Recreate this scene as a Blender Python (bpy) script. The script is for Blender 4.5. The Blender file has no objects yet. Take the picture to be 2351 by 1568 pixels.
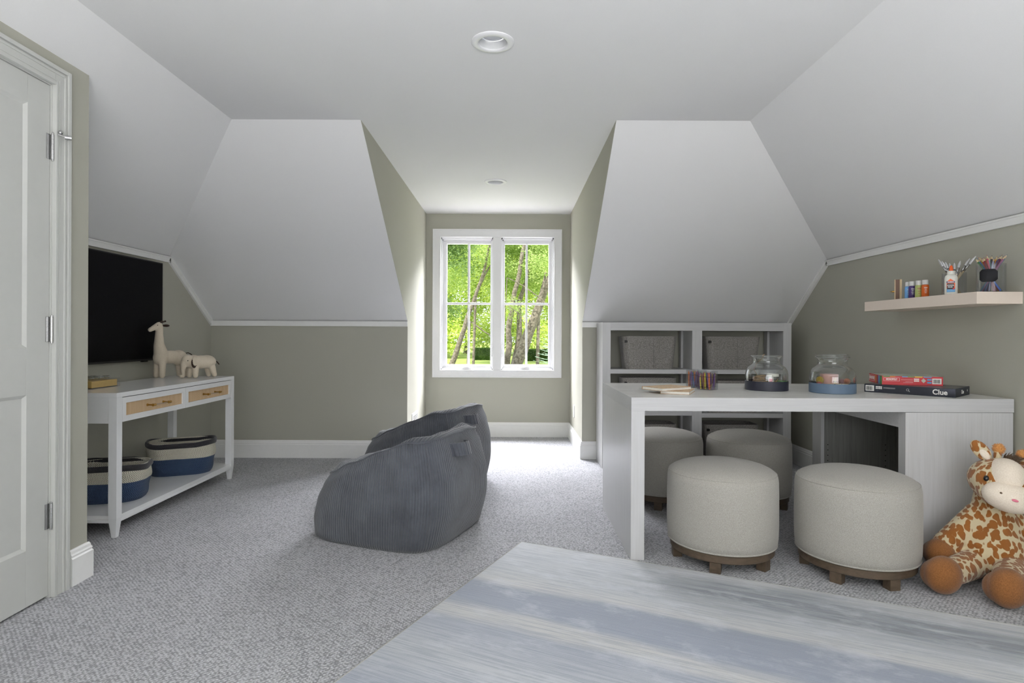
import bpy, bmesh, math, random
from mathutils import Vector, Matrix, noise
from mathutils.geometry import tessellate_polygon
R = math.radians
PI = math.pi
sc = bpy.context.scene
COL = sc.collection

# ------------------------------------------------------------------ camera
cam = bpy.data.cameras.new('camera')
cam.sensor_width = 36.0
cam.lens = 36.0 * 1360 / 2351
cam.shift_x = 0.0006
cam.shift_y = -0.0060
cam.clip_start = 0.05
cam.clip_end = 400
camo = bpy.data.objects.new('camera', cam)
COL.objects.link(camo)
camo.location = (0, 0, 1.05)
camo.rotation_euler = (R(90), R(-0.25), 0)
sc.camera = camo

# ------------------------------------------------------------------ world, sun, fill lamps
world = bpy.data.worlds.new('world')
sc.world = world
world.use_nodes = True
wn = world.node_tree.nodes
wn['Background'].inputs[0].default_value = (0.86, 0.93, 1.0, 1)
wn['Background'].inputs[1].default_value = 1.7
sun = bpy.data.lights.new('sun', 'SUN')
sun.energy = 4.6
sun.angle = R(1.5)
sun.color = (1, .96, .86)
suno = bpy.data.objects.new('sun', sun)
COL.objects.link(suno)
suno.rotation_euler = Vector((.45, .62, -1.0)).to_track_quat('-Z', 'Y').to_euler()


def area(name, loc, target, sx, sy, power, color=(1, 1, 1)):
    l = bpy.data.lights.new(name, 'AREA')
    l.shape = 'RECTANGLE'
    l.size = sx
    l.size_y = sy
    l.energy = power
    l.color = color
    o = bpy.data.objects.new(name, l)
    COL.objects.link(o)
    o.location = loc
    o.rotation_euler = (Vector(target) - Vector(loc)).to_track_quat('-Z', 'Y').to_euler()
    return o


# added lamps boosting the dormer daylight, outside and out of the window's view
area('sky_fill', (-.1, 8.3, 4.1), (-.13, 6.0, 1.4), 5.0, 2.6, 4000, (.97, .945, 1.0))
area('ground_fill', (-.1, 8.0, -1.0), (-.13, 6.0, 1.4), 5.0, 2.4, 300, (1.0, .9, 1.0))
# unseen fill lamps added behind the camera, shining through the rear wall opening
area('rear_fill', (.35, -1.95, 1.15), (.35, .4, 2.6), 3.0, 1.4, 50, (1.0, .985, .985))
area('rear_fill_low', (.35, -2.55, .36), (.35, 1.2, 2.1), 3.2, .7, 300, (1.0, .985, .985))
# added narrow beam on the unseen floor, so its bounce lifts the ceiling
beam_ = area('rear_fill_beam', (.35, -5.2, 3.85), (.35, .3, 0), 2.8, .9, 1900, (1.0, .97, .95))
beam_.data.spread = R(8)

sc.view_settings.view_transform = 'Standard'
sc.view_settings.look = 'None'
sc.view_settings.gamma = 1
sc.view_settings.exposure = 0.33
sc.view_settings.use_curve_mapping = False
try:
    sc.cycles.use_denoising = True
    sc.cycles.max_bounces = 12
    sc.cycles.diffuse_bounces = 7
    sc.cycles.transparent_max_bounces = 24
    sc.cycles.caustics_reflective = False
    sc.cycles.caustics_refractive = False
    sc.cycles.sample_clamp_indirect = 6
except Exception:
    pass


# ------------------------------------------------------------------ materials
def lin(c):
    out = []
    for v in c[:3]:
        v = v / 255.0
        out.append(v / 12.92 if v <= .04045 else ((v + .055) / 1.055) ** 2.4)
    return (*out, 1.0)


class NT:
    def __init__(s, name):
        s.m = bpy.data.materials.new(name)
        s.m.use_nodes = True
        s.t = s.m.node_tree
        s.b = s.t.nodes['Principled BSDF']
        s.out = s.t.nodes['Material Output']

    def n(s, typ, **kw):
        nd = s.t.nodes.new(typ)
        for k, v in kw.items():
            if k.startswith('i_'):
                nd.inputs[k[2:].replace('_', ' ')].default_value = v
            else:
                setattr(nd, k, v)
        return nd

    def l(s, a, b):
        s.t.links.new(a, b)

    def coord(s, which='Object', scale=(1, 1, 1), rot=(0, 0, 0)):
        tc = s.n('ShaderNodeTexCoord')
        mp = s.n('ShaderNodeMapping')
        mp.inputs['Scale'].default_value = scale
        mp.inputs['Rotation'].default_value = rot
        s.l(tc.outputs[which], mp.inputs['Vector'])
        return mp.outputs['Vector']

    def noise(s, vec, scale, detail=3, rough=.5, dist=0):
        nd = s.n('ShaderNodeTexNoise')
        nd.inputs['Scale'].default_value = scale
        nd.inputs['Detail'].default_value = detail
        nd.inputs['Roughness'].default_value = rough
        nd.inputs['Distortion'].default_value = dist
        s.l(vec, nd.inputs['Vector'])
        return nd.outputs['Fac']

    def ramp(s, fac, stops, interp='LINEAR'):
        r = s.n('ShaderNodeValToRGB')
        r.color_ramp.interpolation = interp
        el = r.color_ramp.elements
        while len(el) < len(stops):
            el.new(.5)
        for e, (p, c) in zip(el, stops):
            e.position = p
            e.color = c
        s.l(fac, r.inputs['Fac'])
        return r.outputs['Color']

    def math(s, op, a, b=None, c=None):
        nd = s.n('ShaderNodeMath', operation=op)
        for i, v in enumerate((a, b, c)):
            if v is None:
                continue
            if isinstance(v, (int, float)):
                nd.inputs[i].default_value = v
            else:
                s.l(v, nd.inputs[i])
        return nd.outputs[0]

    def mix(s, fac, a, b):
        nd = s.n('ShaderNodeMix', data_type='RGBA')
        for sock, v in ((nd.inputs['Factor'], fac), (nd.inputs[6], a), (nd.inputs[7], b)):
            if isinstance(v, (int, float, tuple)):
                sock.default_value = v
            else:
                s.l(v, sock)
        return nd.outputs[2]

    def bump(s, h, strength=.5, dist=.002):
        nd = s.n('ShaderNodeBump')
        nd.inputs['Strength'].default_value = strength
        nd.inputs['Distance'].default_value = dist
        s.l(h, nd.inputs['Height'])
        s.l(nd.outputs['Normal'], s.b.inputs['Normal'])

    def base(s, c):
        if isinstance(c, tuple):
            s.b.inputs['Base Color'].default_value = c
        else:
            s.l(c, s.b.inputs['Base Color'])

    def props(s, rough=.5, metal=0, spec=.5, sheen=0, coat=0):
        s.b.inputs['Roughness'].default_value = rough
        s.b.inputs['Metallic'].default_value = metal
        s.b.inputs['Specular IOR Level'].default_value = spec
        s.b.inputs['Sheen Weight'].default_value = sheen
        s.b.inputs['Coat Weight'].default_value = coat
        return s.m


def plain(name, rgb, rough=.5, metal=0, spec=.5, nscale=60, namt=.04, bump=0.0, sheen=0):
    """colour with a little procedural mottling"""
    t = NT(name)
    v = t.coord()
    f = t.noise(v, nscale, 3)
    c = lin(rgb)
    a = tuple(x * (1 - namt) for x in c[:3]) + (1,)
    b = tuple(min(1, x * (1 + namt)) for x in c[:3]) + (1,)
    t.base(t.ramp(f, [(.3, a), (.7, b)]))
    if bump:
        t.bump(f, bump, .001)
    return t.props(rough, metal, spec, sheen)


def speckle(name, rgb, rgb2, scale, rough=.9, bump=.4, amt=(.35, .65), sheen=.2):
    t = NT(name)
    v = t.coord()
    f = t.noise(v, scale, 2, .6)
    t.base(t.ramp(f, [(amt[0], lin(rgb2)), (amt[1], lin(rgb))]))
    t.bump(f, bump, .0015)
    return t.props(rough, 0, .2, sheen)


def grain(name, rgb, rgb2, scl, rough=.4, bump=.2):
    """wood grain running along the axis with the smallest scale"""
    t = NT(name)
    v = t.coord(scale=scl)
    f = t.noise(v, 1.0, 5, .65, .15)
    t.base(t.ramp(f, [(.3, lin(rgb2)), (.62, lin(rgb))]))
    t.bump(f, bump, .001)
    return t.props(rough, 0, .4)


M = {}
M['wall'] = plain('wall_paint_sage', (170, 169, 157), .75, 0, .25, 320, .012, .05)
M['ceil'] = plain('ceiling_paint_white', (233, 233, 233), .85, 0, .2, 320, .01, .04)
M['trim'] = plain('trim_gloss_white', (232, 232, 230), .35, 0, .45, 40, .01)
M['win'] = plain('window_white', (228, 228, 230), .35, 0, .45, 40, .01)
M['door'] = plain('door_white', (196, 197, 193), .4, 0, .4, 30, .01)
M['lacquer'] = plain('lacquer_white', (226, 227, 228), .16, 0, .5, 40, .01)
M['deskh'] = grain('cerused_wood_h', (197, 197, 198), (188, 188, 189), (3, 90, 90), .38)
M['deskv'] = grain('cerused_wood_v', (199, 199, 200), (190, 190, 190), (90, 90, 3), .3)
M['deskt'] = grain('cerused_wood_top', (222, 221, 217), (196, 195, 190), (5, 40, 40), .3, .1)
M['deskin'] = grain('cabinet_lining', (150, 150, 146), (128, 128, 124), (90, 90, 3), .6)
M['steel'] = plain('brushed_steel', (190, 190, 190), .25, 1)
M['brass'] = plain('brass', (178, 140, 70), .3, 1)
M['black'] = plain('black_plastic', (12, 12, 13), .5, 0, .4)
M['screen'] = plain('black_screen', (4, 4, 5), .4, 0, .05, 5, 0.0)
M['hole'] = plain('dark_hole', (20, 20, 20), .9, 0, .1)
M['linen'] = speckle('linen_oatmeal', (176, 173, 166), (150, 147, 139), 420, .95, .35)
M['legwood'] = grain('grey_brown_wood', (92, 78, 63), (70, 59, 47), (6, 60, 60), .45)
M['felt'] = speckle('grey_felt', (150, 147, 143), (112, 108, 104), 160, 1, .5)
M['canvas'] = speckle('cream_canvas', (214, 203, 184), (196, 184, 164), 500, .95, .3)
M['brownfelt'] = speckle('dark_brown_felt', (56, 40, 30), (40, 28, 20), 300, .95, .3)
M['charcoal'] = speckle('charcoal_rope', (52, 51, 54), (34, 33, 36), 220, .95, .6)
M['pink'] = plain('pink_stitch', (214, 120, 140), .9)
M['shelf'] = plain('shelf_paint_pinkish', (226, 212, 199), .5, 0, .4, 60, .01)
M['gold'] = plain('gold_foil', (214, 178, 100), .4, .35)
M['paper'] = plain('paper_white', (228, 226, 220), .8)
M['cork'] = speckle('cork', (196, 166, 122), (150, 116, 78), 180, .9, .4)
M['navy'] = plain('navy_band', (34, 36, 50), .5)
M['slate'] = plain('slate_blue_band', (92, 112, 134), .55)
M['twine'] = speckle('twine', (176, 144, 106), (120, 92, 62), 300, .95, .6)
M['orange'] = plain('orange_plastic', (222, 92, 34), .4)
M['gluewhite'] = plain('bottle_white', (222, 221, 212), .35)
M['carddark'] = plain('game_navy_card', (36, 40, 50), .5, 0, .4)
M['cardtop'] = plain('game_top_card', (70, 72, 74), .35, 0, .5)
M['red'] = plain('game_red_card', (186, 44, 52), .45)
M['redtop'] = plain('game_pale_top', (176, 182, 168), .4)
M['white_ink'] = plain('white_ink', (232, 230, 226), .6)
M['black_ink'] = plain('black_ink', (28, 28, 30), .6)
M['boxorange'] = plain('stripe_orange', (196, 118, 34), .45)
M['boxblue'] = plain('stripe_blue', (92, 150, 196), .45)
M['boxgreen'] = plain('stripe_green', (76, 140, 70), .45)
M['boxyellow'] = plain('stripe_yellow', (214, 196, 60), .45)
M['boxcrim'] = plain('stripe_crimson', (160, 26, 56), .45)
M['eye'] = plain('eye_black', (12, 12, 14), .12, 0, .6)
M['diffuser'] = plain('lamp_diffuser', (226, 227, 230), .6)
M['baffle'] = plain('lamp_baffle', (206, 207, 208), .6)
M['walnut'] = grain('walnut', (110, 78, 56), (66, 44, 30), (60, 60, 4), .5)
M['pine'] = grain('pale_wood', (206, 186, 152), (180, 158, 122), (60, 60, 5), .6)
M['bristle'] = plain('silvery_bristle', (196, 197, 198), .4, .4)


def glassy(name, tint=(.96, .98, .97), edge=.75, rough=.02, base=.04):
    t = NT(name)
    tr = t.n('ShaderNodeBsdfTransparent')
    tr.inputs[0].default_value = (*tint, 1)
    gl = t.n('ShaderNodeBsdfGlossy')
    gl.inputs['Roughness'].default_value = rough
    lw = t.n('ShaderNodeLayerWeight')
    lw.inputs['Blend'].default_value = .25
    f = t.math('MULTIPLY_ADD', lw.outputs['Facing'], edge, base)
    f = t.math('MINIMUM', f, .9)
    mx = t.n('ShaderNodeMixShader')
    t.l(f, mx.inputs[0])
    t.l(tr.outputs[0], mx.inputs[1])
    t.l(gl.outputs[0], mx.inputs[2])
    t.l(mx.outputs[0], t.out.inputs['Surface'])
    return t.m


M['glass'] = glassy('jar_glass', (.90, .92, .91), .95, .03, .07)
M['pane'] = glassy('window_glass', (.98, .99, .99), .1, .0, .002)
M['acrylic'] = glassy('clear_acrylic', (.93, .94, .95), .4, .03, .03)


def carpet_mat():
    t = NT('carpet_grey_weave')
    v = t.coord()
    vr = t.coord(rot=(0, 0, R(45)))
    vo = t.n('ShaderNodeTexVoronoi')
    vo.inputs['Scale'].default_value = 105
    t.l(v, vo.inputs['Vector'])
    w1 = t.n('ShaderNodeTexWave', wave_type='BANDS', bands_direction='X')
    w1.inputs['Scale'].default_value = 26
    w1.inputs['Distortion'].default_value = 1.2
    t.l(vr, w1.inputs['Vector'])
    w2 = t.n('ShaderNodeTexWave', wave_type='BANDS', bands_direction='Y')
    w2.inputs['Scale'].default_value = 26
    w2.inputs['Distortion'].default_value = 1.2
    t.l(vr, w2.inputs['Vector'])
    wv = t.math('MULTIPLY', w1.outputs['Fac'], w2.outputs['Fac'])
    fine = t.noise(v, 260, 2, .6)
    big = t.noise(v, 2.2, 2, .5)
    h = t.math('ADD', t.math('MULTIPLY', wv, .4), t.math('MULTIPLY', vo.outputs['Distance'], -.7))
    h = t.math('ADD', h, t.math('MULTIPLY', fine, .8))
    h = t.math('ADD', h, t.math('MULTIPLY', big, .25))
    t.base(t.ramp(h, [(.05, lin((140, 141, 144))), (.4, lin((193, 194, 198))), (.9, lin((217, 218, 222)))]))
    t.bump(h, .8, .006)
    return t.props(1, 0, .1, .15)


def rug_mat():
    """local x runs along the stripes, local -y away from the far edge"""
    t = NT('rug_blue_grey_stripes')
    tc = t.n('ShaderNodeTexCoord')
    sx = t.n('ShaderNodeSeparateXYZ')
    t.l(tc.outputs['Object'], sx.inputs[0])
    lo = t.coord(scale=(1.1, 5, 1))
    wob = t.noise(lo, 1.0, 4, .6)
    vv = t.math('MULTIPLY', sx.outputs['Y'], -1)
    vv = t.math('ADD', vv, t.math('MULTIPLY_ADD', wob, .16, -.08))
    vv = t.math('DIVIDE', vv, 2.4)
    L = lin((182, 186, 191)); B = lin((132, 140, 155)); C = lin((187, 188, 187)); D = lin((156, 162, 174))
    base = t.ramp(vv, [(0, lin((184, 186, 186))), (.06, L), (.15, lin((176, 180, 184))), (.195, C), (.215, B), (.29, lin((140, 148, 163))),
                       (.315, C), (.34, C), (.36, D), (.45, L), (.55, D), (.65, L), (.8, B), (1, L)])
    # darker smudged band near the far edge, only away from the corner
    pu = t.math('SMOOTH_MIN', t.math('MAXIMUM', t.math('MULTIPLY_ADD', sx.outputs['X'], 2.2, -1.1), 0.0), 1.0, .1)
    dv = t.math('ABSOLUTE', t.math('ADD', vv, -.078))
    pv = t.math('MAXIMUM', t.math('MULTIPLY_ADD', dv, -17, 1.15), 0.0)
    st = t.noise(t.coord(scale=(2.2, 26, 1)), 1.0, 4, .65)
    ps = t.math('MULTIPLY', t.math('MULTIPLY', pu, pv), t.math('MULTIPLY_ADD', st, 3.6, -.9))
    ps = t.math('MINIMUM', t.math('MAXIMUM', ps, 0.0), .9)
    col = t.mix(ps, base, lin((92, 100, 106)))
    s2 = t.noise(t.coord(scale=(4, 110, 1)), 1.0, 4, .7)
    col = t.mix(t.math('MINIMUM', t.math('MAXIMUM', t.math('MULTIPLY_ADD', s2, 3.0, -1.3), 0.0), .5), col, lin((120, 130, 146)))
    bl = t.noise(t.coord(scale=(3, 6, 1)), 1.3, 5, .7)
    col = t.mix(t.math('MINIMUM', t.math('MAXIMUM', t.math('MULTIPLY_ADD', bl, 3.0, -1.55), 0.0), .5), col, lin((196, 200, 208)))
    t.base(col)
    t.bump(t.math('ADD', s2, t.noise(t.coord(), 240, 2)), .5, .002)
    return t.props(.75, 0, .3, .5)


def corduroy_mat():
    t = NT('blue_grey_corduroy')
    uv = t.n('ShaderNodeUVMap')
    uv.uv_map = 'UVMap'
    sp = t.n('ShaderNodeSeparateXYZ')
    t.l(uv.outputs[0], sp.inputs[0])
    s = t.math('ABSOLUTE', t.math('SINE', t.math('MULTIPLY', sp.outputs['X'], PI / .0142)))
    s = t.math('POWER', s, .55)
    v = t.coord()
    n1 = t.noise(v, 9, 4, .6)
    n2 = t.noise(v, 400, 2)
    h = t.math('ADD', s, t.math('MULTIPLY', n2, .12))
    t.bump(h, .9, .0042)
    c = t.ramp(n1, [(.3, lin((64, 67, 74))), (.7, lin((84, 88, 95)))])
    t.base(c)
    return t.props(.85, 0, .25, .35)


def rope_mat(z1):
    t = NT('rope_cream_over_blue')
    tc = t.n('ShaderNodeTexCoord')
    sp = t.n('ShaderNodeSeparateXYZ')
    t.l(tc.outputs['Object'], sp.inputs[0])
    lo = t.noise(t.coord(scale=(1, 1, 1)), 6, 2)
    z = t.math('ADD', sp.outputs['Z'], t.math('MULTIPLY_ADD', lo, .01, -.005))
    f = t.math('GREATER_THAN', z, z1)
    rows = t.math('SINE', t.math('MULTIPLY', sp.outputs['Z'], 2 * PI / .0085))
    ang = t.math('ARCTAN2', sp.outputs['Y'], sp.outputs['X'])
    row_id = t.math('FLOOR', t.math('DIVIDE', sp.outputs['Z'], .0085))
    sgn = t.math('MULTIPLY_ADD', t.math('MODULO', row_id, 2.0), 2.0, -1.0)
    st = t.math('SINE', t.math('ADD', t.math('MULTIPLY', ang, 120), t.math('MULTIPLY', t.math('MULTIPLY', sp.outputs['Z'], 520), sgn)))
    h = t.math('ADD', t.math('MULTIPLY', rows, .4), t.math('MULTIPLY', st, .5))
    cr = t.ramp(t.math('MULTIPLY_ADD', st, .5, .5), [(0, lin((120, 118, 106))), (.35, lin((206, 202, 186))), (1, lin((222, 218, 202)))])
    bl = t.ramp(t.math('MULTIPLY_ADD', st, .5, .5), [(0, lin((30, 42, 62))), (.4, lin((50, 68, 96))), (1, lin((64, 84, 114)))])
    t.base(t.mix(f, bl, cr))
    t.bump(h, .7, .003)
    return t.props(.95, 0, .15, .1)


def cane_mat():
    t = NT('woven_cane')
    a = t.n('ShaderNodeTexWave', wave_type='BANDS', bands_direction='Y')
    a.inputs['Scale'].default_value = 70
    a.inputs['Distortion'].default_value = .6
    b = t.n('ShaderNodeTexWave', wave_type='BANDS', bands_direction='Z')
    b.inputs['Scale'].default_value = 90
    b.inputs['Distortion'].default_value = .6
    v = t.coord()
    t.l(v, a.inputs['Vector'])
    t.l(v, b.inputs['Vector'])
    f = t.math('MULTIPLY', a.outputs['Fac'], b.outputs['Fac'])
    lo = t.noise(t.coord(scale=(1, 30, 4)), 1, 3)
    f2 = t.math('ADD', t.math('MULTIPLY', f, .6), t.math('MULTIPLY', lo, .5))
    t.base(t.ramp(f2, [(.1, lin((176, 146, 108))), (.5, lin((206, 178, 142))), (.9, lin((222, 200, 168)))]))
    t.bump(f, .5, .002)
    return t.props(.7, 0, .3)


def spots_mat():
    t = NT('giraffe_plush_spots')
    v = t.coord(scale=(1, 1, .72))
    nz = t.n('ShaderNodeTexNoise')
    nz.inputs['Scale'].default_value = 18
    t.l(v, nz.inputs['Vector'])
    mx = t.n('ShaderNodeMix', data_type='VECTOR')
    mx.inputs[0].default_value = .035
    t.l(v, mx.inputs[4])
    t.l(nz.outputs['Color'], mx.inputs[5])
    vo = t.n('ShaderNodeTexVoronoi', feature='F1')
    vo.inputs['Scale'].default_value = 47
    vo.inputs['Randomness'].default_value = .75
    t.l(mx.outputs[1], vo.inputs['Vector'])
    f = t.n('ShaderNodeValToRGB')
    f.color_ramp.elements[0].position = .50
    f.color_ramp.elements[1].position = .57
    f.color_ramp.elements[1].color = lin((198, 184, 152))
    f.color_ramp.elements[0].color = lin((134, 84, 38))
    t.l(vo.outputs['Distance'], f.inputs['Fac'])
    t.base(f.outputs['Color'])
    t.bump(t.noise(t.coord(), 380, 2), .5, .002)
    return t.props(1, 0, .1, .3)


M['carpet'] = carpet_mat()
M['rug'] = rug_mat()
M['cord'] = corduroy_mat()
M['rope'] = rope_mat(.112)
M['cane'] = cane_mat()
M['spots'] = spots_mat()
M['plushbrown'] = speckle('plush_brown', (138, 92, 52), (116, 74, 38), 260, 1, .6)
M['plushwhite'] = speckle('plush_cream', (236, 224, 208), (224, 210, 192), 260, 1, .5)
M['plushtan'] = speckle('plush_tan', (206, 150, 90), (180, 122, 66), 260, 1, .6)
M['mane'] = speckle('mane_brown', (104, 84, 64), (76, 60, 44), 260, 1, .6)


# ------------------------------------------------------------------ mesh helpers
class MB:
    def __init__(s):
        s.bm = bmesh.new()

    def box(s, x0, x1, y0, y1, z0, z1, b=0.0, mi=0, rot=None):
        t = bmesh.new()
        bmesh.ops.create_cube(t, size=1)
        for v in t.verts:
            v.co = Vector(((x0 + x1) / 2 + v.co.x * (x1 - x0), (y0 + y1) / 2 + v.co.y * (y1 - y0), (z0 + z1) / 2 + v.co.z * (z1 - z0)))
        if b > 0:
            bmesh.ops.bevel(t, geom=t.edges[:], offset=b, segments=2, affect='EDGES', profile=.7)
        if rot is not None:
            bmesh.ops.transform(t, matrix=rot, verts=t.verts[:])
        s.merge(t, mi)
        return s

    def merge(s, t, mi=0):
        mp = {}
        for v in t.verts:
            mp[v] = s.bm.verts.new(v.co)
        for f in t.faces:
            try:
                nf = s.bm.faces.new([mp[v] for v in f.verts])
                nf.material_index = mi
                nf.smooth = f.smooth
            except ValueError:
                pass
        t.free()

    def lathe(s, prof, n=32, c=(0, 0, 0), mi=0, sx=1, sy=1, caps=True):
        rings = []
        for r, z in prof:
            if r < 1e-6:
                rings.append([s.bm.verts.new((c[0], c[1], c[2] + z))])
            else:
                rings.append([s.bm.verts.new((c[0] + r * sx * math.cos(2 * PI * i / n), c[1] + r * sy * math.sin(2 * PI * i / n), c[2] + z)) for i in range(n)])
        for a, b in zip(rings, rings[1:]):
            for i in range(n):
                j = (i + 1) % n
                if len(a) == 1 and len(b) == 1:
                    continue
                if len(a) == 1:
                    vs = [a[0], b[i], b[j]]
                elif len(b) == 1:
                    vs = [a[i], a[j], b[0]]
                else:
                    vs = [a[i], a[j], b[j], b[i]]
                f = s.bm.faces.new(vs)
                f.smooth = True
                f.material_index = mi
        return s

    def tube(s, pts, r, n=10, mi=0, cap=True, closed=False):
        pts = [Vector(p) for p in pts]
        rr = r if isinstance(r, (list, tuple)) else [r] * len(pts)
        rings = []
        up = None
        m = len(pts)
        for i, p in enumerate(pts):
            if closed:
                d = pts[(i + 1) % m] - pts[i - 1]
            else:
                d = pts[min(i + 1, m - 1)] - pts[max(i - 1, 0)]
            d.normalize()
            if up is None:
                up = Vector((0, 0, 1)) if abs(d.z) < .9 else Vector((1, 0, 0))
            a = d.cross(up).normalized()
            b = a.cross(d).normalized()
            up = b
            rings.append([s.bm.verts.new(p + (a * math.cos(2 * PI * k / n) + b * math.sin(2 * PI * k / n)) * rr[i]) for k in range(n)])
        prs = list(zip(rings, rings[1:]))
        if closed:
            prs.append((rings[-1], rings[0]))
        for a, b in prs:
            for k in range(n):
                j = (k + 1) % n
                f = s.bm.faces.new([a[k], a[j], b[j], b[k]])
                f.smooth = True
                f.material_index = mi
        if cap and not closed:
            for q, rg in ((0, rings[0]), (1, rings[-1])):
                f = s.bm.faces.new(rg if q else rg[::-1])
                f.material_index = mi
        return s

    def prism(s, poly, d, mi=0):
        """poly: 3D points; extruded by vector d"""
        d = Vector(d)
        a = [s.bm.verts.new(p) for p in poly]
        b = [s.bm.verts.new(Vector(p) + d) for p in poly]
        n = len(a)
        fs = [s.bm.faces.new(a), s.bm.faces.new(b[::-1])]
        for i in range(n):
            j = (i + 1) % n
            fs.append(s.bm.faces.new([a[j], a[i], b[i], b[j]]))
        for f in fs:
            f.material_index = mi
        return s

    def ball(s, c, r, seg=24, mi=0, rot=None):
        t = bmesh.new()
        bmesh.ops.create_uvsphere(t, u_segments=seg, v_segments=max(8, seg // 2), radius=1)
        if isinstance(r, (int, float)):
            r = (r, r, r)
        m = Matrix.Translation(c) @ (rot if rot is not None else Matrix.Identity(4)) @ Matrix.Diagonal((*r, 1))
        bmesh.ops.transform(t, matrix=m, verts=t.verts[:])
        for f in t.faces:
            f.smooth = True
        s.merge(t, mi)
        return s

    def capsule(s, p0, r0, p1, r1, k=6):
        for i in range(k + 1):
            f = i / k
            s.ball(Vector(p0).lerp(Vector(p1), f), r0 + (r1 - r0) * f, 16)
        return s

    def build(s, name, mats, parent=None, loc=None, fix=True):
        me = bpy.data.meshes.new(name)
        if fix:
            bmesh.ops.recalc_face_normals(s.bm, faces=s.bm.faces[:])
            for ed in s.bm.edges:
                if len(ed.link_faces) == 2 and ed.calc_face_angle(0) > .75:
                    ed.smooth = False
        s.bm.to_mesh(me)
        s.bm.free()
        for m in (mats if isinstance(mats, list) else [mats]):
            me.materials.append(m)
        o = bpy.data.objects.new(name, me)
        COL.objects.link(o)
        if parent:
            o.parent = parent
        if loc:
            o.location = loc
        return o


def remeshed(mb, name, mat, parent, voxel=.005, smooth=6):
    o = mb.build(name, mat, parent, fix=False)
    r = o.modifiers.new('r', 'REMESH')
    r.mode = 'VOXEL'
    r.voxel_size = voxel
    r.use_smooth_shade = True
    s = o.modifiers.new('s', 'SMOOTH')
    s.factor = .6
    s.iterations = smooth
    dg = bpy.context.evaluated_depsgraph_get()
    me = bpy.data.meshes.new_from_object(o.evaluated_get(dg))
    o.modifiers.clear()
    o.data = me
    for p in me.polygons:
        p.use_smooth = True
    if not me.materials:
        me.materials.append(mat)
    return o


def tag(o, label=None, cat=None, group=None, kind=None):
    if label: o['label'] = label
    if cat: o['category'] = cat
    if group: o['group'] = group
    if kind: o['kind'] = kind
    return o


def thing(name, loc, rz=0, label=None, cat=None, group=None, kind=None):
    o = bpy.data.objects.new(name, None)
    COL.objects.link(o)
    o.location = loc
    o.rotation_euler = (0, 0, rz)
    o.empty_display_size = .1
    return tag(o, label, cat, group, kind)


def copy_tree(o, parent=None):
    c = o.copy()
    COL.objects.link(c)
    c.parent = parent
    for ch in list(o.children):
        copy_tree(ch, c)
    return c


def structure(o, label, cat):
    return tag(o, label, cat, None, 'structure')


def text(s, name, size, mat, parent, origin, right, up, depth=.0006, bold=0.0, align='CENTER', sx=1.0):
    cu = bpy.data.curves.new('t', 'FONT')
    cu.body = s
    cu.size = size
    cu.extrude = depth
    cu.offset = bold
    cu.align_x = align
    cu.align_y = 'CENTER'
    tmp = bpy.data.objects.new('t', cu)
    COL.objects.link(tmp)
    dg = bpy.context.evaluated_depsgraph_get()
    me = bpy.data.meshes.new_from_object(tmp.evaluated_get(dg))
    bpy.data.objects.remove(tmp)
    r = Vector(right).normalized()
    u = Vector(up).normalized()
    n = r.cross(u)
    m = Matrix.Translation(origin) @ Matrix((r, u, n)).transposed().to_4x4() @ Matrix.Diagonal((sx, 1, 1, 1))
    me.transform(m)
    me.materials.clear()
    me.materials.append(mat)
    o = bpy.data.objects.new(name, me)
    COL.objects.link(o)
    o.parent = parent
    return o


# ------------------------------------------------------------------ the room
XL, XR = -2.56, 2.365          # recess wall on the left, right wall
XD = -1.83                     # wall that carries the door
YC = 2.56                      # outside corner of the door wall
YK = 5.05                      # knee wall
YW = 6.13                      # dormer end wall with the window
YR = -1.7                      # rear wall behind the camera
DL, DR = -.885, .605           # dormer cheeks
ZC = 2.305
ZK = 1.165
A = (-1.64, 3.46, ZC); C_ = (1.385, 3.45, ZC)
B = (XL, 4.43, 1.625); D_ = (XR, 4.44, 1.622)
pitch_l = (ZC - B[2]) / (B[0] - A[0])
pitch_r = (ZC - D_[2]) / (D_[0] - C_[0])
ZD = ZC + pitch_l * (XD - A[0]) * 1.0
ZD = ZC - abs(pitch_l) * abs(XD - A[0])

m = MB()
m.box(-2.75, 2.6, YR - .15, YW + .15, -.12, 0)
structure(m.build('floor', M['carpet']), 'light grey textured wall-to-wall carpet', 'floor')

# ceiling : flat part with two round openings for the lamps, and the sloped planes
LAMPS = [(-.085, 2.535), (-.135, 4.84)]
m = MB()
DLc, DRc = DL - .0015, DR + .0015
outer = [(A[0], YR - .1), (A[0], A[1]), (DLc, 3.46), (DLc, YW), (DRc, YW), (DRc, 3.45), (C_[0], C_[1]), (C_[0], YR - .1)]
loops = [[Vector((x, y, ZC)) for x, y in outer]]
for lx, ly in LAMPS:
    loops.append([Vector((lx + .068 * math.cos(2 * PI * i / 40), ly + .068 * math.sin(2 * PI * i / 40), ZC)) for i in range(40)])
flat = [p for lp in loops for p in lp]
vs = [m.bm.verts.new(p) for p in flat]
for tri in tessellate_polygon(loops):
    try:
        m.bm.faces.new([vs[i] for i in tri])
    except ValueError:
        pass


def poly(mb, pts):
    mb.bm.faces.new([mb.bm.verts.new(p) for p in pts])


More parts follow.
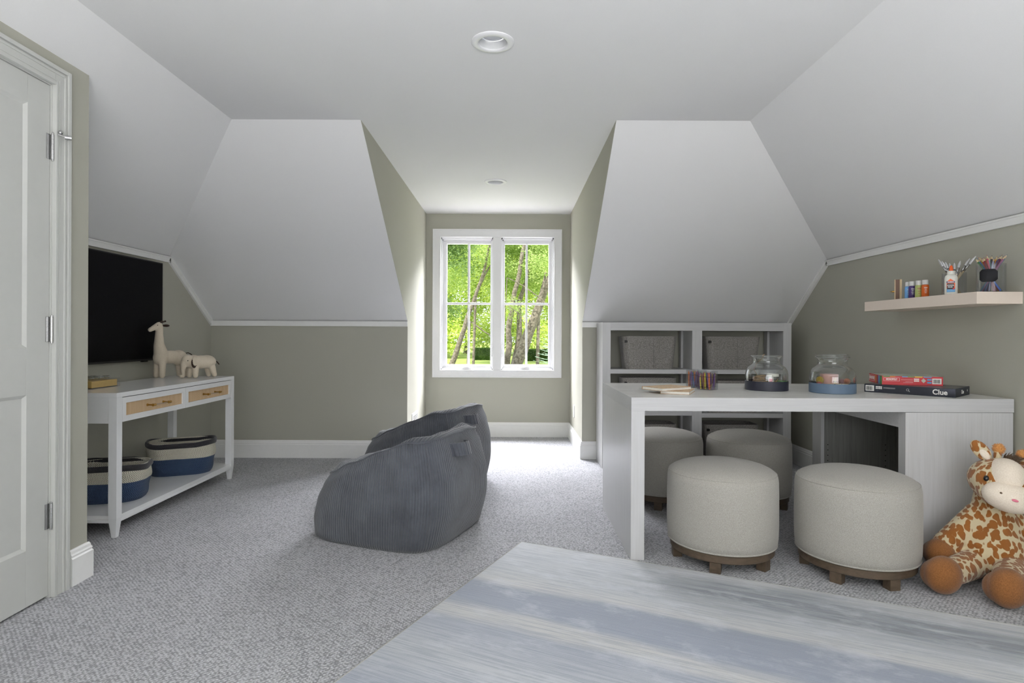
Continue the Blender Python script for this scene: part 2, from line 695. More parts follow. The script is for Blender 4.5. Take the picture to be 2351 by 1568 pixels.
poly(m, [(A[0], YR - .1, ZC), A, B, (XL, YR - .1, B[2])])
poly(m, [(C_[0], YR - .1, ZC), (XR, YR - .1, D_[2]), D_, C_])
kl = (XL, YK, ZK); kr = (XR, YK, ZK)
poly(m, [A, (DLc, 3.46, ZC), (DLc, YK, ZK), kl])
poly(m, [A, kl, B])
poly(m, [C_, kr, (DRc, YK, ZK), (DRc, 3.45, ZC)])
poly(m, [C_, D_, kr])
bmesh.ops.remove_doubles(m.bm, verts=m.bm.verts[:], dist=.0005)
o = m.build('ceiling', M['ceil'])
structure(o, 'white painted ceiling with sloped attic planes', 'ceiling')
sol = o.modifiers.new('thick', 'SOLIDIFY')
sol.thickness = .03
# make sure the thickness goes outwards (up)
if sum(p.normal.z * p.area for p in o.data.polygons) < 0:
    sol.offset = -1
else:
    sol.offset = 1

T = .12
m = MB()
m.prism([(XL, YR, 0), (XL, YK, 0), kl, B, (XL, YR, B[2])], (-T, 0, 0))
structure(m.build('wall_left', M['wall']), 'sage beige recess wall behind the television', 'wall')
m = MB()
m.prism([(XR, YR, 0), (XR, YK, 0), kr, D_, (XR, YR, D_[2])], (T, 0, 0))
structure(m.build('wall_right', M['wall']), 'sage beige wall on the right', 'wall')
m = MB()
m.prism([(XL, YK, 0), (DL - .0015, YK, 0), (DL - .0015, YK, ZK), kl], (0, T, 0))
structure(m.build('wall_knee_left', M['wall']), 'low sage beige knee wall left of the dormer', 'wall')
m = MB()
m.prism([(DR + .0015, YK, 0), (XR, YK, 0), kr, (DR + .0015, YK, ZK)], (0, T, 0))
structure(m.build('wall_knee_right', M['wall']), 'low sage beige knee wall behind the bookcase', 'wall')
for nm, x, d, ye in (('wall_dormer_left', DL, -.1, 3.46), ('wall_dormer_right', DR, .1, 3.45)):
    m = MB()
    m.prism([(x, YK + .001, 0), (x, YW, 0), (x, YW, ZC + .002), (x, ye + .002, ZC + .002), (x, YK + .001, ZK + .001)], (d, 0, 0))
    structure(m.build(nm, M['wall']), 'sage beige cheek wall of the window dormer', 'wall')
# door wall with door opening
DY0, DY1, DZ = 1.585, 2.352, 2.035
m = MB()
m.box(XD - .12, XD, YR, DY0 - .02, 0, ZD)
m.prism([(XD, DY0 - .02, DZ + .02), (XD, DY1 + .02, DZ + .02), (XD, DY1 + .02, ZD), (XD, DY0 - .02, ZD)], (-.12, 0, 0))
m.box(XD - .12, XD, DY1 + .02, YC, 0, ZD)
m.prism([(XD - .12, YC, 0), (XL, YC, 0), (XL, YC, B[2]), (XD - .12, YC, ZD - .085)], (0, -.1, 0))
structure(m.build('wall_door', M['wall']), 'sage beige wall with the white panelled door', 'wall')
# rear wall; its wide unseen opening is added to admit the fill lamps
m = MB()
wx0, wx1, wz0, wz1 = -1.1, 1.8, .8, 2.0
m.box(XD - .1, wx0, YR - .12, YR, 0, ZC)
m.box(wx1, XR + .1, YR - .12, YR, 0, ZC)
m.box(wx0, wx1, YR - .12, YR, 0, wz0)
m.box(wx0, wx1, YR - .12, YR, wz1, ZC)
structure(m.build('wall_rear', M['wall']), 'sage beige rear wall behind the viewer', 'wall')
# window wall
WX0, WX1, WZ0, WZ1 = -.745, .447, .682, 2.073
m = MB()
m.box(DL - .1, WX0, YW + .0005, YW + .15, 0, ZC + .03)
m.box(WX1, DR + .1, YW, YW + .15, 0, ZC + .03)
m.box(WX0, WX1, YW, YW + .15, 0, WZ0)
m.box(WX0, WX1, YW, YW + .15, WZ1, ZC + .03)
structure(m.build('wall_dormer_end', M['wall']), 'sage beige end wall of the dormer around the window', 'wall')


def sweep(name, path, side, label, prof=None, mat=None):
    """skirting profile swept along a floor polyline; side=+1 room lies to the left of travel"""
    prof = prof or [(0, 0), (.017, 0), (.017, .112), (.013, .118), (.0145, .126), (.011, .132), (.009, .143), (.005, .15), (0, .15)]
    m = MB()
    P = [Vector((p[0], p[1])) for p in path]
    n = len(P)
    rings = []
    for i in range(n):
        d0 = (P[i] - P[i - 1]).normalized() if i else (P[1] - P[0]).normalized()
        d1 = (P[i + 1] - P[i]).normalized() if i < n - 1 else d0
        n0 = Vector((-d0.y, d0.x)) * side
        n1 = Vector((-d1.y, d1.x)) * side
        b = (n0 + n1)
        b = b / b.length_squared * 2
        rings.append([m.bm.verts.new((P[i].x + b.x * u, P[i].y + b.y * u, w)) for u, w in prof])
    for a, b in zip(rings, rings[1:]):
        for k in range(len(prof) - 1):
            m.bm.faces.new([a[k], a[k + 1], b[k + 1], b[k]])
    m.bm.faces.new(rings[0])
    m.bm.faces.new(rings[-1][::-1])
    return structure(m.build(name, mat or M['trim']), label, 'baseboard')


e = .0
sweep('baseboard_left', [(XL, YC), (XL, YK), (DL, YK), (DL, YW), (DR, YW), (DR, YK), (XR, YK), (XR, YR)], -1,
      'white moulded baseboard running along the knee walls and dormer')
sweep('baseboard_door', [(XD, DY1 + .10), (XD, YC), (XL, YC)], -1, 'white moulded baseboard at the corner beside the door')


def beam(m, p0, p1, out, w, t, off=0):
    """bar from p0 to p1, lying on a surface with outward normal out; w across, t thick"""
    p0, p1, out = Vector(p0), Vector(p1), Vector(out).normalized()
    d = (p1 - p0).normalized()
    c = d.cross(out).normalized()
    if c.z > 0: c = -c       # towards below
    a = [p0 + c * off, p0 + c * (off + w), p0 + c * (off + w) + out * t, p0 + c * off + out * t]
    m.prism(a, p1 - p0)


def crown(name, p0, p1, out, label):
    m = MB()
    p0 = Vector(p0); p1 = Vector(p1)
    beam(m, p0, p1, out, .040, .012)
    beam(m, p0, p1, out, .010, .017, .0)
    beam(m, p0, p1, out, .008, .016, .036)
    bmesh.ops.recalc_face_normals(m.bm, faces=m.bm.faces[:])
    return structure(m.build(name, M['trim']), label, 'trim')


crown('trim_1', (XL, YC, B[2]), B, (1, 0, 0), 'white trim under the left slope above the television')
crown('trim_2', B, kl, (1, 0, 0), 'white trim slanting down to the left knee wall')
crown('trim_3', kl, (DL, YK, ZK), (0, -1, 0), 'white trim on top of the left knee wall')
crown('trim_4', (DR, YK, ZK), kr, (0, -1, 0), 'white trim on top of the knee wall behind the bookcase')
crown('trim_5', (XR, YR, D_[2]), D_, (-1, 0, 0), 'white trim under the right slope above the wall shelf')
crown('trim_6', D_, kr, (-1, 0, 0), 'white trim slanting down beside the bookcase')

# ------------------------------------------------------------------ door
door = thing('door_1', (XD, DY1, 0), 0, 'white two-panel door in the left wall with steel hinges', 'door', kind='structure')
W_ = DY1 - DY0
m = MB()
# local: y from -W_ to 0, x negative is into the wall
xf = -.005
m.box(xf - .032, xf - .009, -W_ + .003, -.0015, .01, DZ - .003)
st = .108
for z0, z1 in ((.01, .225), (.815, .995), (1.925, DZ - .003)):
    m.box(xf - .04, xf, -W_ + .003 + st, -.0015 - st, z0, z1, .0015)
for y0, y1 in ((-W_ + .003, -W_ + .003 + st), (-.0015 - st, -.0015)):
    m.box(xf - .04, xf, y0, y1, .01, DZ - .003, .0015)
for z0, z1 in ((.225, .815), (.995, 1.925)):
    ya, yb = -W_ + .003 + st, -.0015 - st
    for zz, s in ((z0, 1), (z1, -1)):
        m.prism([(xf - .001, ya, zz), (xf - .009, ya + .011, zz + s * .011), (xf - .009, ya, zz)], (0, 0, 0.0001))
    m.prism([(xf, ya, z0), (xf - .009, ya + .012, z0), (xf - .009, ya, z0)], (0, 0, z1 - z0))
    m.prism([(xf, yb, z0), (xf - .009, yb - .012, z0), (xf - .009, yb, z0)], (0, 0, z1 - z0))
    m.prism([(xf, ya, z0), (xf - .009, ya, z0 + .012), (xf - .009, ya, z0)], (0, yb - ya, 0))
    m.prism([(xf, ya, z1), (xf - .009, ya, z1 - .012), (xf - .009, ya, z1)], (0, yb - ya, 0))
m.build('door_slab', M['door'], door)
m = MB()
m.box(-.11, -.0, .0012, .0198, 0, DZ + .02)
m.box(-.11, -.0, -W_ - .02, -W_ - .003, 0, DZ + .02)
m.box(-.11, -.0005, -W_ - .0195, .001, DZ - .001, DZ + .02)
m.build('door_jamb', M['door'], door)
m = MB()
cw = .075


def casing(m, y0, y1, z1, w):
    for q, (a, b, t) in enumerate(((.001, w - .001, .014), (0, .012, .018), (.018, .024, .016), (w - .016, w, .023), (w - .03, w - .02, .018))):
        m.box(0, t, y1 + a, y1 + b, 0, z1 + b, .002)
        m.box(0, t, y0 - b, y0 - a, 0, z1 + b, .002)
        m.box(0, t - .0004, y0 - a + .001, y1 + a - .001, z1 + a, z1 + b, .002)


casing(m, -W_ - .004, .004, DZ + .003, cw)
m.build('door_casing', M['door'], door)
for k, z in enumerate((1.79, 1.066, .325)):
    h = thing('hinge', (0, 0, z), 0)
    h.parent = door
    m = MB()
    m.box(-.006, -.004, -.02, .0, -.05, .05)
    zz_, rr2 = [], []
    for i in range(5):
        for q_, r_ in ((.0006, .0052), (.0009, .0062), (.0191, .0062), (.0194, .0052)):
            zz_.append(-.05 + i * .02 + q_)
            rr2.append(r_)
    m.tube([(.004, .002, z_) for z_ in zz_], rr2, 14)
    hb = m.build('hinge_barrel', M['steel'], h)
    m = MB()
    m.tube([(.004, .002, .05), (.004, .002, .055)], .005, 10)
    m.tube([(.004, .002, -.05), (.004, .002, -.055)], .005, 10)
    m.box(-.006, -.0035, -.013, .0005, -.049, .049)
    m.build('hinge_leaf', M['steel'], h)
    if k == 0:
        m = MB()
        m.tube([(0, .003, .057), (.02, .02, .054), (.045, .03, .046)], .004, 8)
        m.tube([(.036, .024, .046), (.054, .036, .046)], .009, 12)
        m.ball((.03, .008, .06), .009, 12)
        m.build('door_stop', M['steel'], h)

# ------------------------------------------------------------------ window
win = thing('window_1', (0, YW, 0), 0, 'white double casement window with grilles looking out on trees', 'window', kind='structure')
m = MB()
cx0, cx1, cz0, cz1 = -.816, .518, .613, 2.145
ix0, ix1, iz0, iz1 = -.735, .437, .691, 2.064
for a, b, t in ((.012, .988, .016), (.0, .16, .024), (.8, 1, .021)):
    def L(o_, i_, f): return o_ + (i_ - o_) * f
    X0a, X0b = L(cx0, ix0, a), L(cx0, ix0, b)
    X1a, X1b = L(cx1, ix1, b), L(cx1, ix1, a)
    Z0a, Z0b = L(cz0, iz0, a), L(cz0, iz0, b)
    Z1a, Z1b = L(cz1, iz1, b), L(cz1, iz1, a)
    m.box(X0a, X0b, -t, 0, Z0a, Z1b, .002)
    m.box(X1a, X1b, -t, 0, Z0a, Z1b, .002)
    m.box(X0b - .001, X1a + .001, -t + .0003, 0, Z0a, Z0b, .002)
    m.box(X0b - .001, X1a + .001, -t + .0003, 0, Z1a, Z1b, .002)
m.build('window_casing', M['win'], win)
m = MB()
m.box(WX0, ix0, -.002, .14, WZ0, WZ1)
m.box(ix1, WX1, -.002, .14, WZ0, WZ1)
m.box(WX0, WX1, -.002, .14, WZ0, iz0)
m.box(WX0, WX1, -.002, .14, iz1, WZ1)
m.box(-.193, -.107, -.012, .14, iz0, iz1, .002)
for xa, xb in ((ix0, -.193), (-.107, ix1)):
    for dx, dy in ((.012, .03), (.022, .055)):
        m.box(xa, xa + dx, dy, .14, iz0, iz1, .001)
        m.box(xb - dx, xb, dy, .14, iz0, iz1, .001)
        m.box(xa, xb, dy, .14, iz1 - dx * 1.3, iz1, .001)
        m.box(xa, xb, dy, .14, iz0, iz0 + dx, .001)
m.build('window_frame', M['win'], win)
for xa, xb, gx0, gx1 in ((ix0 + .022, -.215, -.678, -.221), (-.085, ix1 - .022, -.073, .388)):
    gz0, gz1 = .742, 2.006
    m = MB()
    m.box(xa, gx0, .075, .12, iz0 + .022, iz1 - .029, .003)
    m.box(gx1, xb, .075, .12, iz0 + .022, iz1 - .029, .003)
    m.box(gx0, gx1, .075, .12, iz0 + .022, gz0, .003)
    m.box(gx0, gx1, .075, .12, gz1, iz1 - .029, .003)
    gm = (gx0 + gx1) / 2
    m.box(gm - .011, gm + .011, .08, .115, gz0, gz1, .003)
    m.box(gx0, gx1, .0792, .1158, 1.369, 1.391, .003)
    s = m.build('sash', M['win'], win)
    m = MB()
    m.box(gx0, gx1, .096, .100, gz0, gz1)
    m.build('pane', M['pane'], s)
    m = MB()
    m.box(gm - .055 - .02, gm + .055 - .02, .02, .05, iz0 + .012, iz0 + .03, .006)
    m.box(gm - .03 - .02, gm + .05 - .02, .0, .028, iz0 + .022, iz0 + .034, .006)
    m.ball((gm + .045 - .02, .006, iz0 + .03), (.012, .01, .01), 12)
    m.build('crank_handle', M['win'], win)
m = MB()
m.box(-.205, -.198, .02, .03, .83, .95, .002)
m.box(-.102, -.095, .02, .03, .83, .95, .002)
m.build('sash_lock', M['steel'], win)

# ------------------------------------------------------------------ recessed lamps, register, outlet
for k, (lx, ly) in enumerate(LAMPS):
    t = thing('recessed_light', (lx, ly, ZC), 0, ('round white recessed ceiling light nearer the viewer', 'round white recessed ceiling light in the dormer near the window')[k], 'ceiling light', 'recessed ceiling lights')
    m = MB()
    m.lathe([(.092, 0), (.092, -.003), (.087, -.007), (.066, -.009), (.062, -.006), (.062, 0)], 48)
    m.build('trim_ring', M['win'], t)
    m = MB()
    m.lathe([(.064, -.004), (.060, .02), (.056, .055), (.056, .06)], 48)
    m.build('baffle', M['baffle'], t)
    m = MB()
    m.lathe([(.0565, .034), (.048, .028), (.046, .034), (0, .034)], 48)
    m.build('diffuser', M['diffuser'], t)

t = thing('air_register', (DL, 5.43, .245), 0, 'white wall register low on the left dormer cheek', 'vent')
m = MB()
m.box(0, .006, -.15, .15, -.07, .10, .002)
m.box(.006, .008, -.13, .13, -.05, .08)
m.build('face_plate', M['trim'], t)
m = MB()
for r in range(8):
    for c in range(9):
        m.box(.008, .0088, -.12 + c * .028, -.105 + c * .028, -.043 + r * .015, -.035 + r * .015)
m.build('louver_slots', M['hole'], t)
t = thing('wall_outlet', (DR, 5.68, .325), 0, 'white electrical outlet low on the right dormer cheek', 'outlet')
m = MB()
m.box(-.006, 0, -.036, .036, -.058, .058, .002)
m.build('cover_plate', M['trim'], t)
m = MB()
m.box(-.008, -.006, -.017, .017, -.04, -.008, .001)
m.box(-.008, -.006, -.017, .017, .008, .04, .001)
m.build('receptacle', M['win'], t)

# ------------------------------------------------------------------ rug
ru = thing('area_rug', (.057, 2.987, 0), R(-25.5), 'large blue and grey striped area rug at lower right', 'rug')
m = MB()
m.box(0, 3.05, -2.44, 0, .001, .011, .004)
m.build('rug_pile', M['rug'], ru)
m = MB()
m.tube([(0, -2.44, .006), (0, 0, .006)], .0055, 8)
m.tube([(0, 0, .006), (3.05, 0, .006)], .0055, 8)
m.build('bound_edge', plain('rug_binding', (176, 176, 170), .9), ru)

# ------------------------------------------------------------------ console table
con = thing('console_table', (-2.48, 3.035, 0), 0, 'white console table with two cane-fronted drawers under the television', 'console table')
CW, CL, CH = .46, 1.285, .745      # x depth, y length, height
m = MB()
m.box(0, CW, 0, CL, CH - .024, CH, .0015)
m.build('tabletop', M['lacquer'], con)
lg = .043
for (x, y) in ((0, 0), (CW - lg, 0), (0, CL - lg), (CW - lg, CL - lg)):
    m = MB()
    m.box(x, x + lg, y, y + lg, .10, CH - .024, .001)
    t_ = .011
    sx = (t_ if x > 0 else 0), (0 if x > 0 else t_)
    m.prism([(x, y, .10), (x + lg, y, .10), (x + lg, y + lg, .10), (x, y + lg, .10)], (0, 0, .0005))
    tp = [(x, y), (x + lg, y), (x + lg, y + lg), (x, y + lg)]
    cxm, cym = x + lg / 2, y + lg / 2
    a = [m.bm.verts.new((px, py, .1)) for px, py in tp]
    b = [m.bm.verts.new((cxm + (px - cxm) * .52, cym + (py - cym) * .52, 0)) for px, py in tp]
    for i in range(4):
        j = (i + 1) % 4
        m.bm.faces.new([a[i], a[j], b[j], b[i]])
    m.bm.faces.new(b)
    m.build('leg', M['lacquer'], con)
AZ0, AZ1 = .588, CH - .0245
m = MB()
m.box(lg - .002, CW - lg + .002, .004, .022, AZ0, AZ1)
m.box(lg - .002, CW - lg + .002, CL - .022, CL - .004, AZ0, AZ1)
m.box(.004, .02, lg, CL - lg, AZ0, AZ1)
m.box(.02, CW - .024, .022, CL - .022, AZ0, AZ0 + .012)
m.box(CW - .03, CW - .024, lg, CL - lg, AZ0, AZ1)
m.build('apron', M['lacquer'], con)
m = MB()
m.box(.004, CW - .004, .012, CL - .012, .088, .112, .001)
m.box(.002, CW - .002, lg - .004, CL - lg + .004, .077, .094, .001)
m.box(lg - .004, CW - lg + .004, .002, CL - .002, .077, .094, .001)
m.build('lower_shelf', M['lacquer'], con)
mid = CL / 2
for (y0, y1) in ((lg + .002, mid - .002), (mid + .002, CL - lg - .002)):
    d = thing('drawer', (CW, (y0 + y1) / 2, (AZ0 + AZ1) / 2), 0)
    d.parent = con
    hy, hz = (y1 - y0) / 2, (AZ1 - AZ0) / 2 - .003
    fw = .03
    m = MB()
    m.box(-.022, 0, -hy, hy, hz - fw, hz, .0012)
    m.box(-.022, 0, -hy, hy, -hz, -hz + fw, .0012)
    m.box(-.022, 0, -hy, -hy + fw, -hz + fw - .001, hz - fw + .001, .0012)
    m.box(-.022, 0, hy - fw, hy, -hz + fw - .001, hz - fw + .001, .0012)
    m.build('drawer_frame', M['lacquer'], d)
    m = MB()
    m.box(-.02, -.008, -hy + fw, hy - fw, -hz + fw, hz - fw)
    m.build('cane_panel', M['cane'], d)
    m = MB()
    for y in (-.075, .075):
        m.tube([(-.008, y, 0), (-.004, y, 0)], .008, 14)
        m.tube([(-.008, y, 0), (.03, y, 0)], .0045, 12)
        m.tube([(.03, y - .011, 0), (.03, y + .011, 0)], .0078, 14)
    m.tube([(.03, -.064, 0), (.03, .064, 0)], .0038, 12, 1)
    m.build('drawer_pull', [M['brass'], M['acrylic']], d)

# television
tv = thing('television', (XL, 3.64, 1.21), 0, 'wall-mounted black flat screen television above the console', 'television')
m = MB()
m.box(.025, .055, -.615, .615, -.345, .347, .003)
m.build('cabinet', M['black'], tv)
m = MB()
m.box(.055, .0562, -.607, .607, -.333, .339)
m.build('screen', M['screen'], tv)
m = MB()
m.box(.0, .026, -.15, .15, -.12, .12)
m.build('wall_mount', M['black'], tv)
m = MB()
m.box(.03, .052, .40, .45, -.353, -.345, .002)
m.build('sensor', M['black'], tv)

# gold tic-tac tray in a clear box
g = thing('gold_tray_box', (-2.40, 3.352, CH), 0, 'clear acrylic tray with gold sides and glass beads on the console', 'box')
m = MB()
m.box(-.10, .10, -.105, .105, .004, .041, .001)
m.build('gold_sides', M['gold'], g)
m = MB()
m.box(-.112, .112, -.117, .117, 0, .048, .002)
m.build('acrylic_shell', M['acrylic'], g)
for i in range(3):
    for j in range(3):
        x, y = -.062 + i * .062, -.066 + j * .066
        px = (i + j) % 2
        nm = ('front', 'middle', 'rear')[2 - i] + ' row, ' + ('near', 'centre', 'far')[j] + ' place of the gold tray'
        t = thing('game_piece', (-2.40 + x, 3.352 + y, CH + .0485), 0, ('cross shaped' if px else 'ring shaped') + ' clear glass piece in the ' + nm, 'game piece', 'glass pieces on the gold tray')
        m = MB()
        if px:
            m.tube([(-.017, -.017, .007), (.017, .017, .007)], .0065, 8)
            m.tube([(-.017, .017, .007), (.017, -.017, .007)], .0065, 8)
        else:
            m.tube([(.015 * math.cos(a), .015 * math.sin(a), .007) for a in [2 * PI * k / 20 for k in range(20)]], .0065, 8, closed=True)
        m.build('glass_shape', M['glass'], t)


# rope baskets
def rrect(hx, hy, r, n=10):
    pts = []
    for q, (sx, sy) in enumerate(((1, 1), (-1, 1), (-1, -1), (1, -1))):
        for i in range(n + 1):
            a = (q + i / n) * PI / 2
            pts.append((sx * (hx - r) + r * math.cos(a), sy * (hy - r) + r * math.sin(a)))
    return pts


def rings_mesh(m, rings, close_bottom=True, mi=0):
    vr = [[m.bm.verts.new(p) for p in rg] for rg in rings]
    for a, b in zip(vr, vr[1:]):
        for i in range(len(a)):
            j = (i + 1) % len(a)
            f = m.bm.faces.new([a[i], a[j], b[j], b[i]])
            f.smooth = True
            f.material_index = mi
    if close_bottom:
        m.bm.faces.new(vr[0][::-1])
        m.bm.faces.new(vr[-1])


def rope_basket(loc, rz, label, hx=.205, hy=.14, h=.215, seed=1):
    t = thing('rope_basket', loc, rz, label, 'basket', 'rope baskets on the console shelf')
    rg = []
    for k in range(14):
        z = h * k / 13
        f = .86 + .14 * min(1, (k / 13) * 1.6) ** .6
        rg.append([(x * f + .003 * math.sin(z * 60 + y * 9), y * f, max(z, .0) if k else 0) for x, y in rrect(hx, hy, .115)])
    inner = [[(x * .955, y * .94, max(z, .012)) for x, y, z in r] for r in rg[::-1]]
    m = MB()
    rings_mesh(m, rg + inner)
    m.build('basket_body', M['rope'], t)
    m = MB()
    rm = []
    ln = rrect(hx * .995, hy * .99, .115, 12)
    P = []
    for i, (x, y) in enumerate(ln):
        P.append((x, y, h - .012 + .006 * math.sin(i * .28 + seed)))
    # flat rolled rim: oval section
    mm = MB()
    vr = []
    n = len(P)
    for i in range(n):
        a = Vector(P[i - 1]); b = Vector(P[(i + 1) % n])
        d = (b - a).normalized()
        nn = Vector((d.y, -d.x, 0)).normalized()
        vr.append([mm.bm.verts.new(Vector(P[i]) + nn * (.009 * math.cos(q)) + Vector((0, 0, .017 * math.sin(q)))) for q in [2 * PI * k / 10 for k in range(10)]])
    for i in range(n):
        a, b = vr[i], vr[(i + 1) % n]
        for k in range(10):
            j = (k + 1) % 10
            f = mm.bm.faces.new([a[k], a[j], b[j], b[k]])
            f.smooth = True
    mm.build('rolled_rim', M['charcoal'], t, fix=True)
    return t


rope_basket((-2.238, 4.03, .112), R(24), 'blue and cream rope basket at the far end of the console shelf', seed=1)
rope_basket((-2.285, 3.375, .112), R(16), 'blue and cream rope basket at the near end of the console shelf', .20, .145, .20, seed=3)

# ------------------------------------------------------------------ small canvas animals on the console
ga = thing('giraffe_figure', (-2.400, 4.17, CH), R(246), 'tall cream fabric giraffe figure standing on the console', 'toy')
# local +x = facing direction
m = MB()
for x, y in ((.082, .028), (.082, -.028), (-.085, .028), (-.085, -.028)):
    m.capsule((x * (1.0 if x > 0 else 1.08), y * 1.05, .018), .0195, (x * .93, y * .85, .12), .026)
m.ball((.070, 0, .140), (.050, .048, .056))
m.ball((-.062, 0, .136), (.060, .050, .054))
m.ball((0, 0, .142), (.10, .046, .046))
m.capsule((.070, 0, .165), .046, (.084, 0, .225), .034, 6)
m.capsule((.084, 0, .225), .034, (.084, 0, .30), .0255, 6)
m.capsule((.084, 0, .30), .0255, (.082, 0, .352), .0235, 5)
m.capsule((.086, 0, .364), .0235, (.148, 0, .332), .015, 7)
o = remeshed(m, 'body', M['canvas'], ga, .004, 5)
for v in o.data.vertices:
    v.co.z = max(v.co.z, 0)
for y in (-.013, .013):
    m = MB()
    m.capsule((.082, y, .382), .0045, (.052, y * 1.3, .392), .0065, 4)
    m.build('horn', M['brownfelt'], ga)
    m = MB()
    m.ball((.050, y * 1.9, .362), (.026, .004, .009), 14)
    m.build('ear', M['brownfelt'], ga)
    m = MB()
    m.ball((.108, y * 1.45, .364), .003, 10)
    m.build('eye', M['eye'], ga)
m = MB()
m.tube([(-.118, 0, .165), (-.138, 0, .168), (-.158, 0, .160), (-.172, 0, .148)], .0035, 8)
m.build('tail', M['brownfelt'], ga)

el = thing('elephant_figure', (-2.185, 4.165, CH), R(243), 'small cream fabric elephant figure standing beside the giraffe on the console', 'toy')
m = MB()
for x, y in ((.060, .031), (.060, -.031), (-.078, .031), (-.078, -.031)):
    m.capsule((x * (1.0 if x > 0 else 1.1), y * 1.05, .016), .0165, (x * .92, y * .85, .07), .023)
m.ball((0, 0, .108), (.095, .050, .047))
m.ball((-.045, 0, .108), (.068, .052, .048))
m.ball((.052, 0, .112), (.052, .048, .048))
m.ball((.096, 0, .118), (.042, .038, .044))
m.capsule((.122, 0, .105), .022, (.130, 0, .055), .013, 6)
m.capsule((.130, 0, .055), .013, (.128, 0, .016), .010, 4)
m.capsule((.128, 0, .014), .010, (.146, 0, .012), .007, 3)
m.capsule((.146, 0, .012), .007, (.150, 0, .022), .006, 2)
o = remeshed(m, 'body', M['canvas'], el, .0035, 4)
for v in o.data.vertices:
    v.co.z = max(v.co.z, 0)
for s in (-1, 1):
    m = MB()
    m.ball((.076, s * .043, .110), (.030, .0065, .037), 18, rot=Matrix.Rotation(s * .3, 4, 'Z'))
    m.build('ear', M['canvas'], el)
    m = MB()
    m.ball((.077, s * .0445, .1065), (.0305, .0045, .0365), 18, rot=Matrix.Rotation(s * .3, 4, 'Z'))
    m.build('ear_lining', M['brownfelt'], el)
    m = MB()
    m.ball((.118, s * .034, .122), .0035, 10)
    m.build('eye', M['eye'], el)
m = MB()
m.tube([(-.108, 0, .118), (-.130, 0, .104), (-.146, 0, .086)], .004, 8)
m.build('tail', M['brownfelt'], el)

# ------------------------------------------------------------------ bookcase
BX0, BX1, BY0, BY1, BH = .724, 2.222, 4.70, 5.03, 1.157
bc = thing('bookcase', (BX0, BY0, 0), 0, 'white wood bookcase with felt bins against the knee wall', 'bookcase')
BW, BD = BX1 - BX0, BY1 - BY0
fs = .064
mid0, mid1 = .712, .790
for x0, x1 in ((0, fs), (BW - fs, BW)):
    m = MB()
    m.box(x0, x1, 0, BD, 0, BH, .001)
    m.build('side_panel', M['deskv'], bc)
m = MB()
m.box(mid0, mid1, .0, BD - .01, .05, BH - fs, .001)
m.build('divider', M['deskv'], bc)
m = MB()
m.box(fs, BW - fs, 0, BD, BH - fs, BH, .001)
m.build('top_panel', M['deskh'], bc)
m = MB()
m.box(fs, BW - fs, .02, BD, 0, .05)
m.box(fs, BW - fs, 0, BD, .05, .08)
m.build('base_panel', M['deskh'], bc)
SH = [(fs, mid0, .784), (mid1, BW - fs, .784), (fs, mid0, .452), (mid1, BW - fs, .437)]
for x0, x1, zt in SH:
    m = MB()
    m.box(x0 + .0005, x1 - .0005, .004, BD - .013, zt - .034, zt, .001)
    m.build('shelf', M['deskh'], bc)
for x, w in ((fs, 1), (mid0, -1), (mid1, 1), (BW - fs, -1)):
    m = MB()
    m.box(min(x, x + .018 * w), max(x, x + .018 * w), BD - .075, BD - .013, .085, BH - fs)
    m.build('rear_stile', M['deskv'], bc)


def felt_bin(loc, label, wt=.44, wb=.385, dep=.225, h=.262):
    t = thing('felt_bin', loc, 0, label, 'storage bin', 'grey felt bins in the bookcase')
    rg = []
    for k in range(9):
        f = k / 8
        w = wb + (wt - wb) * f
        rg.append([(x, y + .006 * math.cos(x * 9) * f, h * f + (.006 * f * math.cos(x * 7))) for x, y in rrect(w / 2, dep / 2 * (.9 + .1 * f), .045, 6)])
    inner = [[(x * .97, y * .95, max(.006, z)) for x, y, z in r] for r in rg[::-1]]
    m = MB()
    rings_mesh(m, rg + inner)
    m.build('bin_body', M['felt'], t)
    m = MB()
    m.box(-wt / 2 + .018, -wt / 2 + .024, -dep / 2 - .003, -dep / 2 + .05, h - .052, h - .030, .001)
    m.tube([(-wt / 2 + .03, -dep / 2 - .004, h - .04), (-wt / 2 + .03, -dep / 2 + .012, h - .04)], .010, 12)
    m.build('grommet_tab', M['black'], t)
    m = MB()
    m.box(.028, .031, -dep / 2 - .0008, -dep / 2 + .004, .015, h - .01)
    m.build('seam', M['felt'], t)
    return t


fy = 4.70 + .022 + .12
names = ['left compartment of the top row of the bookcase', 'right compartment of the top row of the bookcase',
         'left compartment of the middle row of the bookcase', 'right compartment of the middle row of the bookcase',
         'left compartment of the bottom row of the bookcase', 'right compartment of the bottom row of the bookcase']
bins = [(1.108, .784, .262), (1.778, .784, .262), (1.108, .452, .262), (1.778, .437, .255), (1.108, .08, .262), (1.768, .08, .262)]
for (bx, bz, bh), nm in zip(bins, names):
    felt_bin((bx, fy, bz), 'grey felt storage bin in the ' + nm, h=bh)

